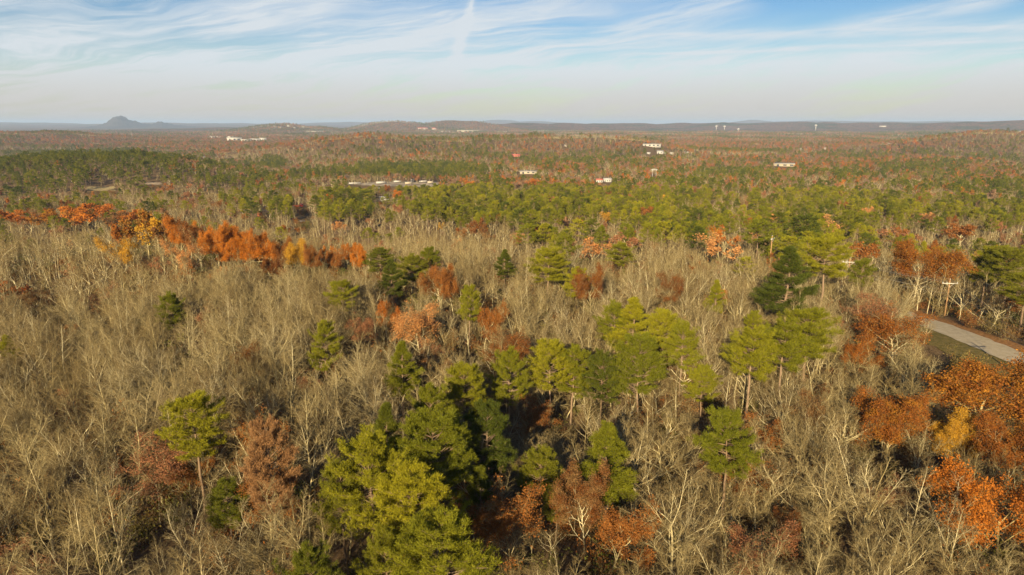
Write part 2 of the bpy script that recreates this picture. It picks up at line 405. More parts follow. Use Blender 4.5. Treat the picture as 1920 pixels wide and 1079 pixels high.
# haze
hz = Geo().box(-47500, 47500, -47500, 47500, -75, 175).mesh('haze')
ho = link('haze', hz); tag(ho, kind='stuff')
hm = bpy.data.materials.new('haze_air'); hm.use_nodes = True; hn = hm.node_tree; hn.nodes.clear()
pv = hn.nodes.new('ShaderNodeVolumePrincipled'); oo = hn.nodes.new('ShaderNodeOutputMaterial'); hn.links.new(pv.outputs[0], oo.inputs['Volume'])
pv.inputs['Color'].default_value = (.58, .76, 1.0, 1); pv.inputs['Density'].default_value = 5.5e-5; pv.inputs['Anisotropy'].default_value = 0.0
hm.volume_intersection_method = 'FAST' if hasattr(hm, 'volume_intersection_method') else None
hz.materials.append(hm)

# ------------------------------------------------------------------ tree shapes
def rot_away(d, ang, az):
    d = d / np.linalg.norm(d)
    ref = np.array([1.0, 0, 0]) if abs(d[2]) > .9 else np.array([0, 0, 1.0])
    a = np.cross(d, ref); a /= np.linalg.norm(a); b = np.cross(d, a)
    return d * math.cos(ang) + math.sin(ang) * (a * math.cos(az) + b * math.sin(az))
class Skel:
    """trunk, limbs and twigs as lists of segments; ends keeps the places where leaves may sit"""
    def __init__(s, rg): s.rg = rg; s.seg = {}; s.ends = []
    def add(s, lv, a, b, ra, rb): s.seg.setdefault(lv, []).append((a, b, ra, rb))
    def grow(s, p, d, L, r, lv, cfg):
        rg = s.rg; c = cfg[lv]; n = c['n']; st = L / n; pts = [p]; dirs = [d]
        for k in range(n):
            d = d + rg.normal(0, c['wob'], 3) + np.array([0, 0, c['up']]); d = d / np.linalg.norm(d)
            p2 = p + d * st; r2 = r * (1 - (1 - c['tip']) * (k + 1) / n); r1 = r * (1 - (1 - c['tip']) * k / n)
            s.add(lv, p, p2, r1, r2); p = p2; pts.append(p); dirs.append(d)
        if lv + 1 >= len(cfg):
            s.ends.append((p, d)); return
        kids = c['kids']; t0 = c['t0']; az = rg.uniform(0, 2 * PI)
        for k in range(kids):
            t = t0 + (1 - t0) * (k + rg.uniform(.2, .95)) / kids; t = min(t, 1)
            f = t * n; i0 = min(int(f), n - 1); pp = pts[i0] + (pts[i0 + 1] - pts[i0]) * (f - i0); dd = dirs[i0 + 1]
            az += 2.4 + rg.normal(0, .35)
            ang = c['ang'] * (1 - .35 * (t - t0) / (1 - t0 + 1e-6)) * rg.uniform(.75, 1.25)
            Lk = L * c['ratio'] * (1 - c['fall'] * (t - t0) / (1 - t0 + 1e-6)) * rg.uniform(.7, 1.2)
            rk = r * (1 - (1 - c['tip']) * t) * c['rr'] * rg.uniform(.85, 1.1)
            s.grow(pp, rot_away(dd, ang, az), Lk, max(rk, .008), lv + 1, cfg)
    def meshes(s, name, trunk_lv, bark, twig, twigw=1.0, with_twigs=True, want='both'):
        out = []
        T = Geo(); C = Geo(); Tw = Geo(); mx_ = max(s.seg)
        for lv, L in s.seg.items():
            P0, P1, R0, R1 = (np.array([q_[k] for q_ in L]) for k in range(4))
            sides = 7 if lv == 0 else 5 if lv == 1 else 3
            if lv == mx_:
                v, t = cones_geo(P0, P1, R0 * twigw); Tw.add(v, t=t)
            else:
                v, q_ = segs_geo(P0, P1, R0 * (1 if lv < mx_ - 1 else twigw), R1 * (1 if lv < mx_ - 1 else twigw), sides)
                (T if lv <= trunk_lv else (C if lv < mx_ - 1 or twigw <= 1 and lv == 3 and s.rg.random() < .5 else Tw)).add(v, q=q_)
        return T, C, Tw
def merge(name, parts, smooth=False):
    """[(Geo, material)] -> one mesh"""
    vs = []; ts = []; qs = []; tm = []; qm = []; n = 0; mats = []
    for gg, m in parts:
        if not gg.v: continue
        if m not in mats: mats.append(m)
        k = mats.index(m); v = np.concatenate(gg.v)
        if gg.t: t = np.concatenate(gg.t); ts.append(t + n); tm.append(np.full(len(t), k))
        if gg.q: q_ = np.concatenate(gg.q); qs.append(q_ + n); qm.append(np.full(len(q_), k))
        vs.append(v); n += len(v)
    return np_mesh(name, np.concatenate(vs), np.concatenate(ts) if ts else None, np.concatenate(qs) if qs else None, smooth, mats,
                   np.concatenate(tm) if tm else None, np.concatenate(qm) if qm else None)

def cfg_bare(form, lod):
    k = [1.18, .66, .42][lod]
    K = lambda n: max(2, int(round(n * k)))
    if form == 'fan':      # open fan of rising limbs
        return 14.5 * .50, .135, [dict(n=5, wob=.06, up=.02, kids=K(8), t0=.40, ang=.92, ratio=.80, fall=.1, tip=.55, rr=.62),
                dict(n=6, wob=.16, up=.085, kids=K(9), t0=.15, ang=.80, ratio=.46, fall=.45, tip=.30, rr=.55),
                dict(n=3, wob=.2, up=.03, kids=K(7), t0=.12, ang=.78, ratio=.50, fall=.4, tip=.35, rr=.6),
                dict(n=2, wob=.25, up=.0, kids=K(7), t0=.1, ang=.8, ratio=.62, fall=.3, tip=.5, rr=.7), dict(n=1, wob=.15, up=.03, tip=.3)]
    if form == 'slender':  # tall straight stem, short steep branches
        return 13.2, .10, [dict(n=8, wob=.035, up=.02, kids=K(18), t0=.45, ang=.85, ratio=.25, fall=.55, tip=.18, rr=.42),
                dict(n=4, wob=.16, up=.08, kids=K(8), t0=.2, ang=.75, ratio=.5, fall=.4, tip=.35, rr=.6),
                dict(n=2, wob=.15, up=.06, kids=K(6), t0=.15, ang=.6, ratio=.6, fall=.3, tip=.4, rr=.7), dict(n=1, wob=.15, up=.03, tip=.3)]
    if form == 'gnarled':  # wide and crooked
        return 14 * .40, .15, [dict(n=4, wob=.10, up=.02, kids=K(6), t0=.45, ang=1.1, ratio=.95, fall=.2, tip=.6, rr=.60),
                dict(n=6, wob=.30, up=.07, kids=K(8), t0=.2, ang=.75, ratio=.45, fall=.4, tip=.30, rr=.6),
                dict(n=4, wob=.30, up=.05, kids=K(7), t0=.15, ang=.7, ratio=.48, fall=.4, tip=.35, rr=.6),
                dict(n=2, wob=.25, up=.04, kids=K(6), t0=.15, ang=.65, ratio=.6, fall=.3, tip=.5, rr=.7), dict(n=1, wob=.15, up=.03, tip=.3)]
    if form == 'forked':   # stem splits low in two or three steep leaders
        return 14 * .32, .14, [dict(n=3, wob=.06, up=.02, kids=4, t0=.6, ang=.52, ratio=1.8, fall=.1, tip=.75, rr=.7),
                dict(n=6, wob=.09, up=.05, kids=K(13), t0=.22, ang=.85, ratio=.32, fall=.45, tip=.22, rr=.45),
                dict(n=3, wob=.15, up=.07, kids=K(7), t0=.15, ang=.6, ratio=.5, fall=.4, tip=.35, rr=.6),
                dict(n=2, wob=.2, up=.04, kids=K(6), t0=.15, ang=.6, ratio=.6, fall=.3, tip=.5, rr=.7), dict(n=1, wob=.15, up=.03, tip=.3)]
def skeleton(form, seed, lod=0):
    rg = np.random.default_rng(seed); L, r, cfg = cfg_bare(form, lod)
    s = Skel(rg); s.grow(np.array([0, 0, -.5]), np.array([rg.normal(0, .04), rg.normal(0, .04), 1.0]), L, r, 0, cfg)
    return s
BARE_FORMS = ['fan', 'slender', 'gnarled', 'forked', 'fan', 'slender', 'slender', 'forked', 'gnarled', 'fan']
bare_parts, bare_joined, bare_mid = [], [], []
for k, f in enumerate(BARE_FORMS):
    s = skeleton(f, 100 + k, 0)
    T, C, Tw = s.meshes('b', 0, None, None, 1.0)
    bare_parts.append((merge('bare_trunk', [(T, MAT['bark'])], True), merge('bare_crown', [(C, MAT['bark']), (Tw, MAT['twig'])])))
    bare_joined.append(merge('bare_whole', [(T, MAT['bark']), (C, MAT['bark']), (Tw, MAT['twig'])]))
for k in range(6):
    s = skeleton(BARE_FORMS[k], 140 + k, 1)
    T, C, Tw = s.meshes('b', 0, None, None, 3.2)
    bare_mid.append(merge('bare_mid', [(T, MAT['bark']), (C, MAT['bark']), (Tw, MAT['twig'])]))
bare_far = []
for k in range(4):
    s = skeleton(['fan', 'forked', 'gnarled', 'fan'][k], 160 + k, 2)
    T, C, Tw = s.meshes('b', 0, None, None, 9.0)
    bare_far.append(merge('bare_far', [(T, MAT['bark']), (C, MAT['bark']), (Tw, MAT['twig'])]))

def blades(centres, dirs, n, length, width, rg, spread=1.0, base_off=0.0):
    """n thin needles bursting from each tuft"""
    m = len(centres); C0 = np.repeat(centres, n, 0); D = np.repeat(dirs, n, 0)
    d = D + rg.normal(0, .62 * spread, (m * n, 3)); d /= np.linalg.norm(d, axis=1)[:, None]
    L = length * rg.uniform(.6, 1.15, m * n)[:, None]
    a = np.cross(d, rg.normal(0, 1, (m * n, 3))); a /= np.linalg.norm(a, axis=1)[:, None] + 1e-9
    C0 = C0 + rg.normal(0, base_off, (m * n, 3))
    w = width * rg.uniform(.7, 1.3, m * n)[:, None]
    v = np.stack([C0 - a * w * .35, C0 + d * L * .55 + a * w * .5, C0 + d * L, C0 + d * L * .5 - a * w * .5], 1)
    return v.reshape(-1, 3), (np.arange(m * n)[:, None] * 4 + np.arange(4)[None])
def make_pine(seed, lod=0, form='round'):
    rg = np.random.default_rng(seed); H = 16.0
    T = Geo(); B = Geo(); F = Geo()
    nseg = 10; zs = np.linspace(-.5, H * .985, nseg + 1)
    wx = np.cumsum(rg.normal(0, .07, nseg + 1)); wy = np.cumsum(rg.normal(0, .07, nseg + 1))
    P = np.stack([wx, wy, zs], 1); rad = np.interp(zs, [-.5, H * .6, H], [.20, .12, .025])
    T.tube(P, rad, 7 if lod == 0 else 4)
    base = {'round': .46, 'cone': .38, 'high': .56, 'tall': .46}[form]; Wd = {'round': 3.9, 'cone': 3.4, 'high': 3.7, 'tall': 3.2}[form]
    S0, S1, q0, q1 = [], [], [], []; tc_, td_ = [], []
    z = H * base; az = rg.uniform(0, 6.28)
    dz = [.29, .56, 1.0][lod]
    while z < H * .97:
        t = (z / H - base) / (1 - base)
        if form == 'cone': env = (1 - t) ** .75 * (.6 + .4 * min(1, t / .12))
        elif form == 'round': env = math.sqrt(max(0, 1 - (2 * max(t, .0) - .72) ** 2 / 1.72)) * (1 if t < .5 else 1 - .35 * (t - .5) * 2)
        elif form == 'tall': env = (math.sin(PI * min(1, (t * .80 + .2))) ** .6)
        else: env = math.sqrt(max(.02, 1 - (2 * t - .9) ** 2 / 1.3)) * (1 - .2 * t)
        nb = rg.integers(2, 5)
        for _ in range(nb):
            az += 2.1 + rg.normal(0, .5)
            if rg.random() < .07 + .12 * (t < .2): continue
            L = max(.35, Wd * env * rg.uniform(.62, 1.12))
            el = rg.normal(.12 + .75 * t * t, .16)
            d = np.array([math.cos(az) * math.cos(el), math.sin(az) * math.cos(el), math.sin(el)])
            pz = z + rg.uniform(-.35, .35)
            p = np.array([np.interp(pz, zs, wx), np.interp(pz, zs, wy), pz]); n = 4; r = .035 + .012 * L
            for k in range(n):
                d = d + rg.normal(0, .10, 3) + np.array([0, 0, .06]); d /= np.linalg.norm(d)
                p2 = p + d * L / n; S0.append(p); S1.append(p2); q0.append(r * (1 - k / n * .8)); q1.append(r * (1 - (k + 1) / n * .8)); p = p2
                tt = (k + 1) / n
                if tt < .35: continue
                for _s in range([4, 2, 1][lod]):
                    side = np.cross(d, [0, 0, 1]); side /= np.linalg.norm(side) + 1e-9
                    e = d * rg.uniform(.2, .8) + side * rg.choice([-1, 1]) * rg.uniform(.3, 1) + np.array([0, 0, rg.uniform(.05, .5)]); e /= np.linalg.norm(e)
                    ll = L * rg.uniform(.12, .30) + .12; pe = p + e * ll
                    S0.append(p); S1.append(pe); q0.append(.016); q1.append(.008)
                    tc_.append(pe); td_.append(e * .7 + np.array([0, 0, .5]))
                    if lod == 0 and ll > .45: tc_.append(p + e * ll * .5); td_.append(e * .5 + np.array([0, 0, .7]))
            tc_.append(p); td_.append(d + np.array([0, 0, .4]))
        z += dz * rg.uniform(.7, 1.3)
    for _ in range(4): tc_.append(np.array([wx[-1], wy[-1], H * .98]) + rg.normal(0, .18, 3)); td_.append(np.array([0, 0, 1.0]))
    v, q_ = segs_geo(S0, S1, q0, q1, 3); B.add(v, q=q_)
    tc_ = np.array(tc_); td_ = np.array(td_)
    nb_, ln, wd = [(30, .40, .036), (18, .58, .12), (9, 1.0, .36)][lod]
    v, q_ = blades(tc_, td_, nb_, ln, wd, rg, 1.0, .11 if lod == 0 else .15); F.add(v, q=q_)
    return T, B, F
PINE_FORMS = ['round', 'cone', 'high', 'tall', 'round', 'high', 'tall']
pine_parts, pine_joined, pine_mid, pine_far = [], [], [], []
for k, f in enumerate(PINE_FORMS):
    T, B, F = make_pine(200 + k, 0, f)
    pine_parts.append((merge('pine_trunk', [(T, MAT['pinebark']), (B, MAT['pinebark'])], True), merge('pine_crown', [(F, MAT['needle'])])))
    print('pine', f, len(pine_parts[-1][1].polygons))
for k in range(5):
    T, B, F = make_pine(240 + k, 1, ['round', 'cone', 'high', 'tall', 'round'][k])
    pine_mid.append((merge('pine_mid_trunk', [(T, MAT['pinebark']), (B, MAT['pinebark'])]), merge('pine_mid_crown', [(F, MAT['needle'])]),
                     merge('pine_mid', [(T, MAT['pinebark']), (B, MAT['pinebark']), (F, MAT['needle_deep' if k in (1, 4) else 'needle'])])))
for k in range(4):
    T, B, F = make_pine(260 + k, 2, ['round', 'cone', 'high', 'round'][k])
    pine_far.append(merge('pine_far', [(T, MAT['pinebark']), (F, MAT['needle_deep'])]))

def leaves(ends, n, size, rg, radius):
    c = np.array([e[0] for e in ends]); m = len(c)
    c = np.repeat(c, n, 0) + rg.normal(0, radius, (m * n, 3))
    a = rg.normal(0, 1, (m * n, 3)); a /= np.linalg.norm(a, axis=1)[:, None]
    b = np.cross(a, rg.normal(0, 1, (m * n, 3))); b /= np.linalg.norm(b, axis=1)[:, None]
    s = size * rg.uniform(.6, 1.3, m * n)[:, None]
    v = np.stack([c - a * s, c + b * s * .55, c + a * s, c - b * s * .55], 1)
    return v.reshape(-1, 3), (np.arange(m * n)[:, None] * 4 + np.arange(4)[None])
def make_oak(seed, lod, form, dens):
    s = skeleton(form, seed, lod); rg = np.random.default_rng(seed + 5)
    T, C, Tw = s.meshes('o', 0, None, None, [1, 2, 4][lod])
    ends = s.ends
    zt = max(e[0][2] for e in ends); top = [e for e in ends if e[0][2] > .46 * zt]
    # foliage comes in clumps: keep whole neighbourhoods and drop others
    cc = np.array([e[0] for e in top])
    f = np.sin(cc[:, 0] * 1.3 + seed) + np.sin(cc[:, 1] * 1.4 + 1.3 * seed) + np.sin(cc[:, 2] * 1.5)
    keep = f > np.quantile(f, max(0, .12 if dens >= 1 else 1 - dens * 1.4))
    top = [e for e, k_ in zip(top, keep) if k_]
    per = {0: 7, 1: 5, 2: 4}[lod] if dens >= 1 else {0: 4, 1: 3, 2: 3}[lod]
    v, q_ = leaves(top, per, [.085, .25, .6][lod], rg, [.24, .32, .55][lod]); F = Geo().add(v, q=q_)
    return T, C, Tw, F
oak_parts, oak_mid, oak_far = [], [], []
for k, (f, dn) in enumerate([('fan', 1), ('gnarled', 1), ('fan', 1), ('fan', .45), ('forked', .45), ('gnarled', .4)]):
    T, C, Tw, F = make_oak(300 + k, 0, f, dn)
    oak_parts.append((merge('oak_trunk', [(T, MAT['bark']), (C, MAT['bark']), (Tw, MAT['twig'])], False), merge('oak_crown', [(F, MAT['leaf_rust'])])))
    print('oak', f, len(oak_parts[-1][1].polygons), len(oak_parts[-1][0].polygons))
for k, (f, dn) in enumerate([('fan', 1), ('gnarled', 1), ('fan', .45), ('forked', .45)]):
    T, C, Tw, F = make_oak(340 + k, 1, f, dn)
    oak_mid.append((merge('oak_mid_trunk', [(T, MAT['bark']), (C, MAT['bark']), (Tw, MAT['twig'])]), merge('oak_mid_crown', [(F, MAT['leaf_rust'])]), (T, C, Tw, F)))
oak_mid_joined = {}
for mname in ('leaf_rust', 'leaf_dull', 'leaf_pink'):
    oak_mid_joined[mname] = [merge('oak_mid', [(a, MAT['bark']), (b, MAT['bark']), (c, MAT['twig']), (d, MAT[mname])]) for a, b, c, d in [o[2] for o in oak_mid[:3]]]
for k, mname in enumerate(('leaf_dull', 'leaf_amber', 'leaf_dull', 'leaf_dull', 'leaf_pink', 'leaf_orange')):
    T, C, Tw, F = make_oak(360 + k, 2, 'fan', 1); oak_far.append(merge('oak_far', [(T, MAT['bark']), (C, MAT['bark']), (F, MAT[mname])]))

# ------------------------------------------------------------------ where the trees stand
# named trees seen in the photograph: top of crown (px, py), crown width px, tree height m, kind of crown, short phrase
PINES = [
 (362, 757, 88, 16, 2, 'needle', 'lone yellow-green pine on the lower left slope with bare trunk below'),
 (318, 557, 42, 13, 0, 'needle', 'small yellow-green pine alone high on the left slope'),
 (607, 613, 50, 15, 0, 'needle', 'bright pine standing alone left of the picture centre'),
 (752, 645, 62, 15, 1, 'needle', 'loose green pine among pale hardwoods below the centre'),
 (880, 540, 38, 15, 6, 'needle', 'narrow bright pine beside a brown oak at the centre'),
 (733, 490, 46, 15, 1, 'needle_deep', 'pointed green pine at the lower end of the orange ridge'),
 (772, 484, 60, 13, 0, 'needle_deep', 'low olive pine behind the pointed pine at the ridge end'),
 (712, 470, 50, 12, 0, 'needle_deep', 'small spreading pine next to the last orange ridge oak'),
 (722, 762, 74, 17, 1, 'needle_deep', 'pointed deep green pine at the top of the foreground pine clump'),
 (815, 790, 150, 18, 4, 'needle', 'broad green pine in the middle of the foreground clump'),
 (915, 768, 84, 17, 6, 'needle_deep', 'dark round pine on the right side of the foreground clump'),
 (690, 832, 130, 17, 0, 'needle', 'wide pine on the left edge of the foreground clump'),
 (640, 880, 80, 14, 4, 'needle_deep', 'lower pine leaning out of the left of the foreground clump'),
 (765, 895, 140, 16, 4, 'needle', 'spreading pine in front of the broad green pine'),
 (820, 990, 165, 16, 4, 'needle', 'bright bushy pine nearest to the viewer at the bottom'),
 (720, 1010, 90, 13, 0, 'needle_deep', 'small pine left of the bright bushy pine at the bottom'),
 (575, 1046, 96, 14, 0, 'needle_deep', 'pine top cut by the bottom edge left of the clump'),
 (900, 880, 60, 12, 1, 'needle_deep', 'small dark pine tucked under the round dark pine'),
 (805, 736, 80, 15, 0, 'needle', 'green pine behind the pine clump with an uneven flat top'),
 (872, 692, 80, 15, 4, 'needle', 'very bright pine behind the foreground clump'),
 (955, 667, 68, 15, 0, 'needle', 'bright pine left of the tall central pine row'),
 (1030, 648, 78, 16, 4, 'needle', 'bright pine at the left end of the central pine row'),
 (1075, 655, 64, 15, 3, 'needle', 'slim pine second from left in the central pine row'),
 (1128, 670, 64, 15, 0, 'needle_deep', 'darker pine in the middle of the central pine row'),
 (1200, 640, 96, 18, 4, 'needle', 'tall wide pine in the central row with its trunk showing'),
 (1153, 577, 60, 15, 0, 'needle', 'bright pine at the upper left of the central stand'),
 (1190, 563, 76, 17, 1, 'needle', 'tallest pointed pine of the upper central stand'),
 (1243, 590, 62, 15, 4, 'needle', 'round pine right of the pointed pine in the central stand'),
 (1280, 613, 62, 15, 0, 'needle', 'lower pine on the right end of the central stand'),
 (1140, 799, 98, 16, 1, 'needle', 'cone-shaped bright pine alone beside the rust oaks at the bottom'),
 (1013, 852, 74, 12, 4, 'needle_deep', 'small round dark pine above the rust oaks at the bottom'),
 (1045, 898, 44, 9, 1, 'needle_deep', 'very small pine between the rust oaks at the bottom'),
 (1372, 785, 98, 17, 5, 'needle', 'yellow-green pine by itself among pale tangled hardwoods at lower right'),
 (1410, 628, 88, 17, 5, 'needle', 'bright pine on the left of the three pines at right centre'),
 (1470, 612, 84, 17, 5, 'needle', 'middle one of the three bright pines at right centre'),
 (1520, 592, 90, 17, 2, 'needle', 'right and tallest of the three bright pines at right centre'),
 (1415, 590, 36, 11, 0, 'needle', 'small bright pine just behind the three pines'),
 (1552, 453, 74, 17.5, 2, 'needle', 'tall open pine with a long pale trunk left of the utility poles'),
 (1484, 468, 82, 19, 1, 'needle_deep', 'dense dark pine left of the tall open pine'),
 (1510, 408, 74, 18, 0, 'needle_deep', 'dark pine behind the distant pole at upper right'),
 (1420, 420, 66, 16, 2, 'needle', 'feathery pine left of the most distant pole'),
 (1460, 402, 64, 16, 0, 'needle_deep', 'round green pine right behind the most distant pole'),
 (1895, 472, 150, 15.3, 4, 'needle_deep', 'large dark pine across the road at the right edge'),
 (1858, 470, 46, 14.5, 0, 'needle', 'small bright pine left of the large dark roadside pine'),
 (1930, 520, 100, 12.2, 2, 'needle_deep', 'second dark roadside pine cut by the right edge'),
 (1030, 470, 70, 16, 4, 'needle', 'dense pine beside the round rust oak at the upper centre'),
 (1082, 508, 44, 13, 0, 'needle', 'small pine in front of the round rust oak'),
 (946, 470, 34, 13, 1, 'needle_deep', 'small green pine left of the dense upper-centre pine'),
 (990, 425, 60, 15, 0, 'needle', 'green pine left of the upper pine belt'),
 (1345, 528, 32, 13, 1, 'needle', 'small upright pine among pale hardwoods right of centre'),
 (1085, 415, 54, 14, 0, 'needle', 'flat green pine under the upper pine belt'),
 (1165, 460, 56, 13, 0, 'needle', 'low bright pine left of a faded orange tree'),
 (1310, 425, 40, 15, 1, 'needle_deep', 'dark pine below the dense upper pine belt'),
 (650, 356, 48, 17, 0, 'needle_deep', 'tallest dark pine of the cluster below the gravel lot'),
 (680, 360, 50, 17, 4, 'needle_deep', 'broad dark pine at the right of the cluster below the gravel lot'),
 (625, 362, 38, 16, 0, 'needle_deep', 'dark pine at the left of the cluster below the gravel lot'),
 (590, 366, 36, 16, 1, 'needle_deep', 'dark pine standing right of the red equipment'),
 (1320, 695, 56, 10, 0, 'needle', 'low bright green pine sapling under bare limbs right of centre'),
 (690, 430, 30, 11, 0, 'needle', 'small low pine above the end of the orange ridge'),
 (425, 905, 60, 10, 3, 'needle_deep', 'thin dark cedar between bare stems at the lower left'),
]
OAKS = [  # px, py, crown width px, height, form index, leaf material, phrase
 (497, 800, 90, 19, 'deadpine', 'needle_dead', 'tall dying pine with orange-brown needles on the lower left slope'),
 (140, 382, 60, 15, 0, 'leaf_orange', 'orange oak at the left of the ridge line'), (185, 380, 62, 15, 0, 'leaf_orange', 'orange oak second on the ridge line'),
 (222, 395, 50, 14, 2, 'leaf_rust', 'dull rust oak on the ridge line below the skyline'), (268, 389, 60, 15, 0, 'leaf_amber', 'brown-orange oak on the ridge between two orange oaks'),
 (290, 405, 50, 13, 2, 'leaf_gold', 'golden oak just in front of the ridge line'), (330, 402, 56, 14, 0, 'leaf_orange', 'orange oak on the ridge left of the big group'),
 (370, 404, 64, 15, 1, 'leaf_rust', 'broad rust oak starting the big ridge group'), (405, 412, 54, 15, 0, 'leaf_orange', 'bright orange oak in the ridge group'),
 (440, 418, 54, 15, 2, 'leaf_orange', 'glowing orange oak in the middle of the ridge group'), (470, 424, 50, 15, 0, 'leaf_orange', 'orange oak in front of the clearing'),
 (500, 430, 50, 15, 1, 'leaf_orange', 'red-orange oak on the descending ridge'), (455, 440, 50, 13, 0, 'leaf_orange', 'second-row orange oak below the ridge group'),
 (420, 440, 50, 13, 2, 'leaf_orange', 'second-row oak with loose orange leaves'), (530, 442, 44, 13, 0, 'leaf_rust', 'dark rust oak low on the ridge'),
 (548, 447, 40, 13, 2, 'leaf_gold', 'golden oak low on the descending ridge'), (580, 455, 40, 12, 0, 'leaf_rust', 'rust oak after the golden oak on the ridge'),
 (615, 456, 34, 11, 1, 'leaf_rust', 'rust oak near the ridge end'), (650, 453, 32, 10, 0, 'leaf_orange', 'last orange oak at the ridge end'), (672, 455, 30, 12, 2, 'leaf_orange', 'small orange oak closing the ridge row'),
 (495, 468, 60, 13, 1, 'leaf_rust', 'brown oak below the ridge group'), (228, 432, 70, 14, 4, 'leaf_gold', 'thin golden tree on the slope below the ridge'),
 (92, 392, 52, 14, 0, 'leaf_amber', 'brown-orange oak left of the first ridge oaks'), (160, 398, 54, 13, 1, 'leaf_orange', 'orange oak in the second row at the left of the ridge'), (243, 392, 50, 14, 0, 'leaf_orange', 'orange oak at the middle of the ridge line'), (312, 398, 48, 14, 0, 'leaf_rust', 'small rust oak on the ridge line before the big group'), (240, 412, 50, 12, 1, 'leaf_amber', 'amber oak in the second row below the ridge middle'),
 (15, 392, 50, 14, 0, 'leaf_orange', 'orange oak at the left edge of the ridge'), (50, 396, 44, 13, 4, 'leaf_rust', 'thin rust oak near the left edge'),
 (350, 440, 70, 14, 4, 'leaf_pale', 'thin orange tree before the big ridge group'),
 (60, 540, 90, 9, 3, 'leaf_rust', 'low rust brush tree on the far left slope'), (172, 545, 50, 8, 4, 'leaf_pink', 'small faded tree on the far left slope'),
 (825, 492, 70, 15, 0, 'leaf_rust', 'rust oak beside white limbs at the centre'), (850, 500, 60, 14, 1, 'leaf_rust', 'dark rust oak overlapping its neighbour at the centre'),
 (785, 562, 100, 15, 3, 'leaf_pale', 'sparse pale orange tree near the picture centre'), (722, 548, 34, 14, 4, 'leaf_orange', 'small bright orange treetop near the centre'),
 (668, 582, 70, 12, 4, 'leaf_pink', 'thin tree with a few reddish leaves left of the centre'), (905, 556, 60, 13, 1, 'leaf_rust', 'brown oak behind the narrow bright pine'),
 (896, 408, 36, 15, 0, 'leaf_rust', 'compact round rust oak under the pine belt'), (1111, 492, 52, 16, 0, 'leaf_rust', 'round red-brown oak right of the upper centre pines'),
 (1256, 500, 50, 15, 3, 'leaf_rust', 'half-bare rust oak among pale hardwoods'), (945, 608, 90, 14, 3, 'leaf_rust', 'wide thinning rust oak right of the centre'),
 (1358, 437, 90, 15, 3, 'leaf_pale', 'wide faded orange tree below the right pine belt'), (1365, 422, 60, 15, 3, 'leaf_orange', 'orange-topped thin tree behind the faded one'),
 (1180, 432, 80, 13, 3, 'leaf_pink', 'pinkish thinning tree below the pine belt'), (1110, 440, 70, 13, 4, 'leaf_pale', 'pale orange thinning tree left of the pinkish one'),
 (1570, 402, 64, 17, 4, 'leaf_pale', 'peach tree with pale limbs right of the dark pines'), (1640, 452, 56, 14, 1, 'leaf_rust', 'orange-brown oak left of the big roadside oak'),
 (1730, 444, 112, 17.9, 0, 'leaf_amber', 'big orange-brown oak behind the front utility pole'), (1700, 425, 90, 14, 3, 'leaf_pink', 'brownish thinning oak behind the big roadside oak'),
 (1805, 418, 100, 14, 0, 'leaf_rust', 'flat-topped rust oak at upper right behind the road'),
 (1640, 548, 100, 14, 3, 'leaf_pink', 'pinkish thinning tree in front of the road end'), (1690, 572, 110, 15, 3, 'leaf_amber', 'half-bare oak with an orange top before the road'),
 (1612, 622, 60, 12, 1, 'leaf_amber', 'small orange oak left of the half-bare oak'), (1686, 727, 136, 14, 0, 'leaf_amber', 'dome-shaped orange oak at the lower right'),
 (1850, 656, 165, 17, 2, 'leaf_amber', 'very large orange oak hiding the near edge of the road'), (1915, 785, 90, 12, 2, 'leaf_amber', 'orange oak between the two largest oaks at the right edge'),
 (1905, 868, 170, 15, 0, 'leaf_orange', 'brightest orange oak in the lower right corner'), (1790, 770, 70, 11, 2, 'leaf_gold', 'small golden tree against the large orange oak'),
 (1102, 862, 84, 14, 0, 'leaf_rust', 'dark rust oak between two pines at the bottom'), (960, 898, 140, 14, 3, 'leaf_rust', 'wide rust oak with bare limbs at the bottom'),
 (1145, 925, 72, 12, 1, 'leaf_rust', 'rust oak below the cone-shaped pine'), (880, 925, 60, 11, 4, 'leaf_rust', 'thin rust oak right of the pine clump'),
 (290, 815, 140, 11, 3, 'leaf_pink', 'reddish thinning tree left of the lone yellow-green pine'), (345, 850, 80, 9, 4, 'leaf_rust', 'small red-brown tree under the lone yellow-green pine'),
 (1000, 740, 80, 10, 3, 'leaf_rust', 'low rust tree shaded behind the dark pine'), (1490, 940, 60, 8, 4, 'leaf_rust', 'small rust tree under tangled bare limbs at lower right'),
 (880, 338, 44, 14, 0, 'leaf_orange', 'orange treetop at the edge of the far pine belt'), (745, 356, 26, 13, 0, 'leaf_orange', 'round orange tree right of the gravel lot'),
 (618, 363, 18, 12, 0, 'leaf_orange', 'small orange tree behind the dark pine cluster'), (1000, 335, 34, 14, 2, 'leaf_orange', 'orange oak behind the bright pine belt'),
]
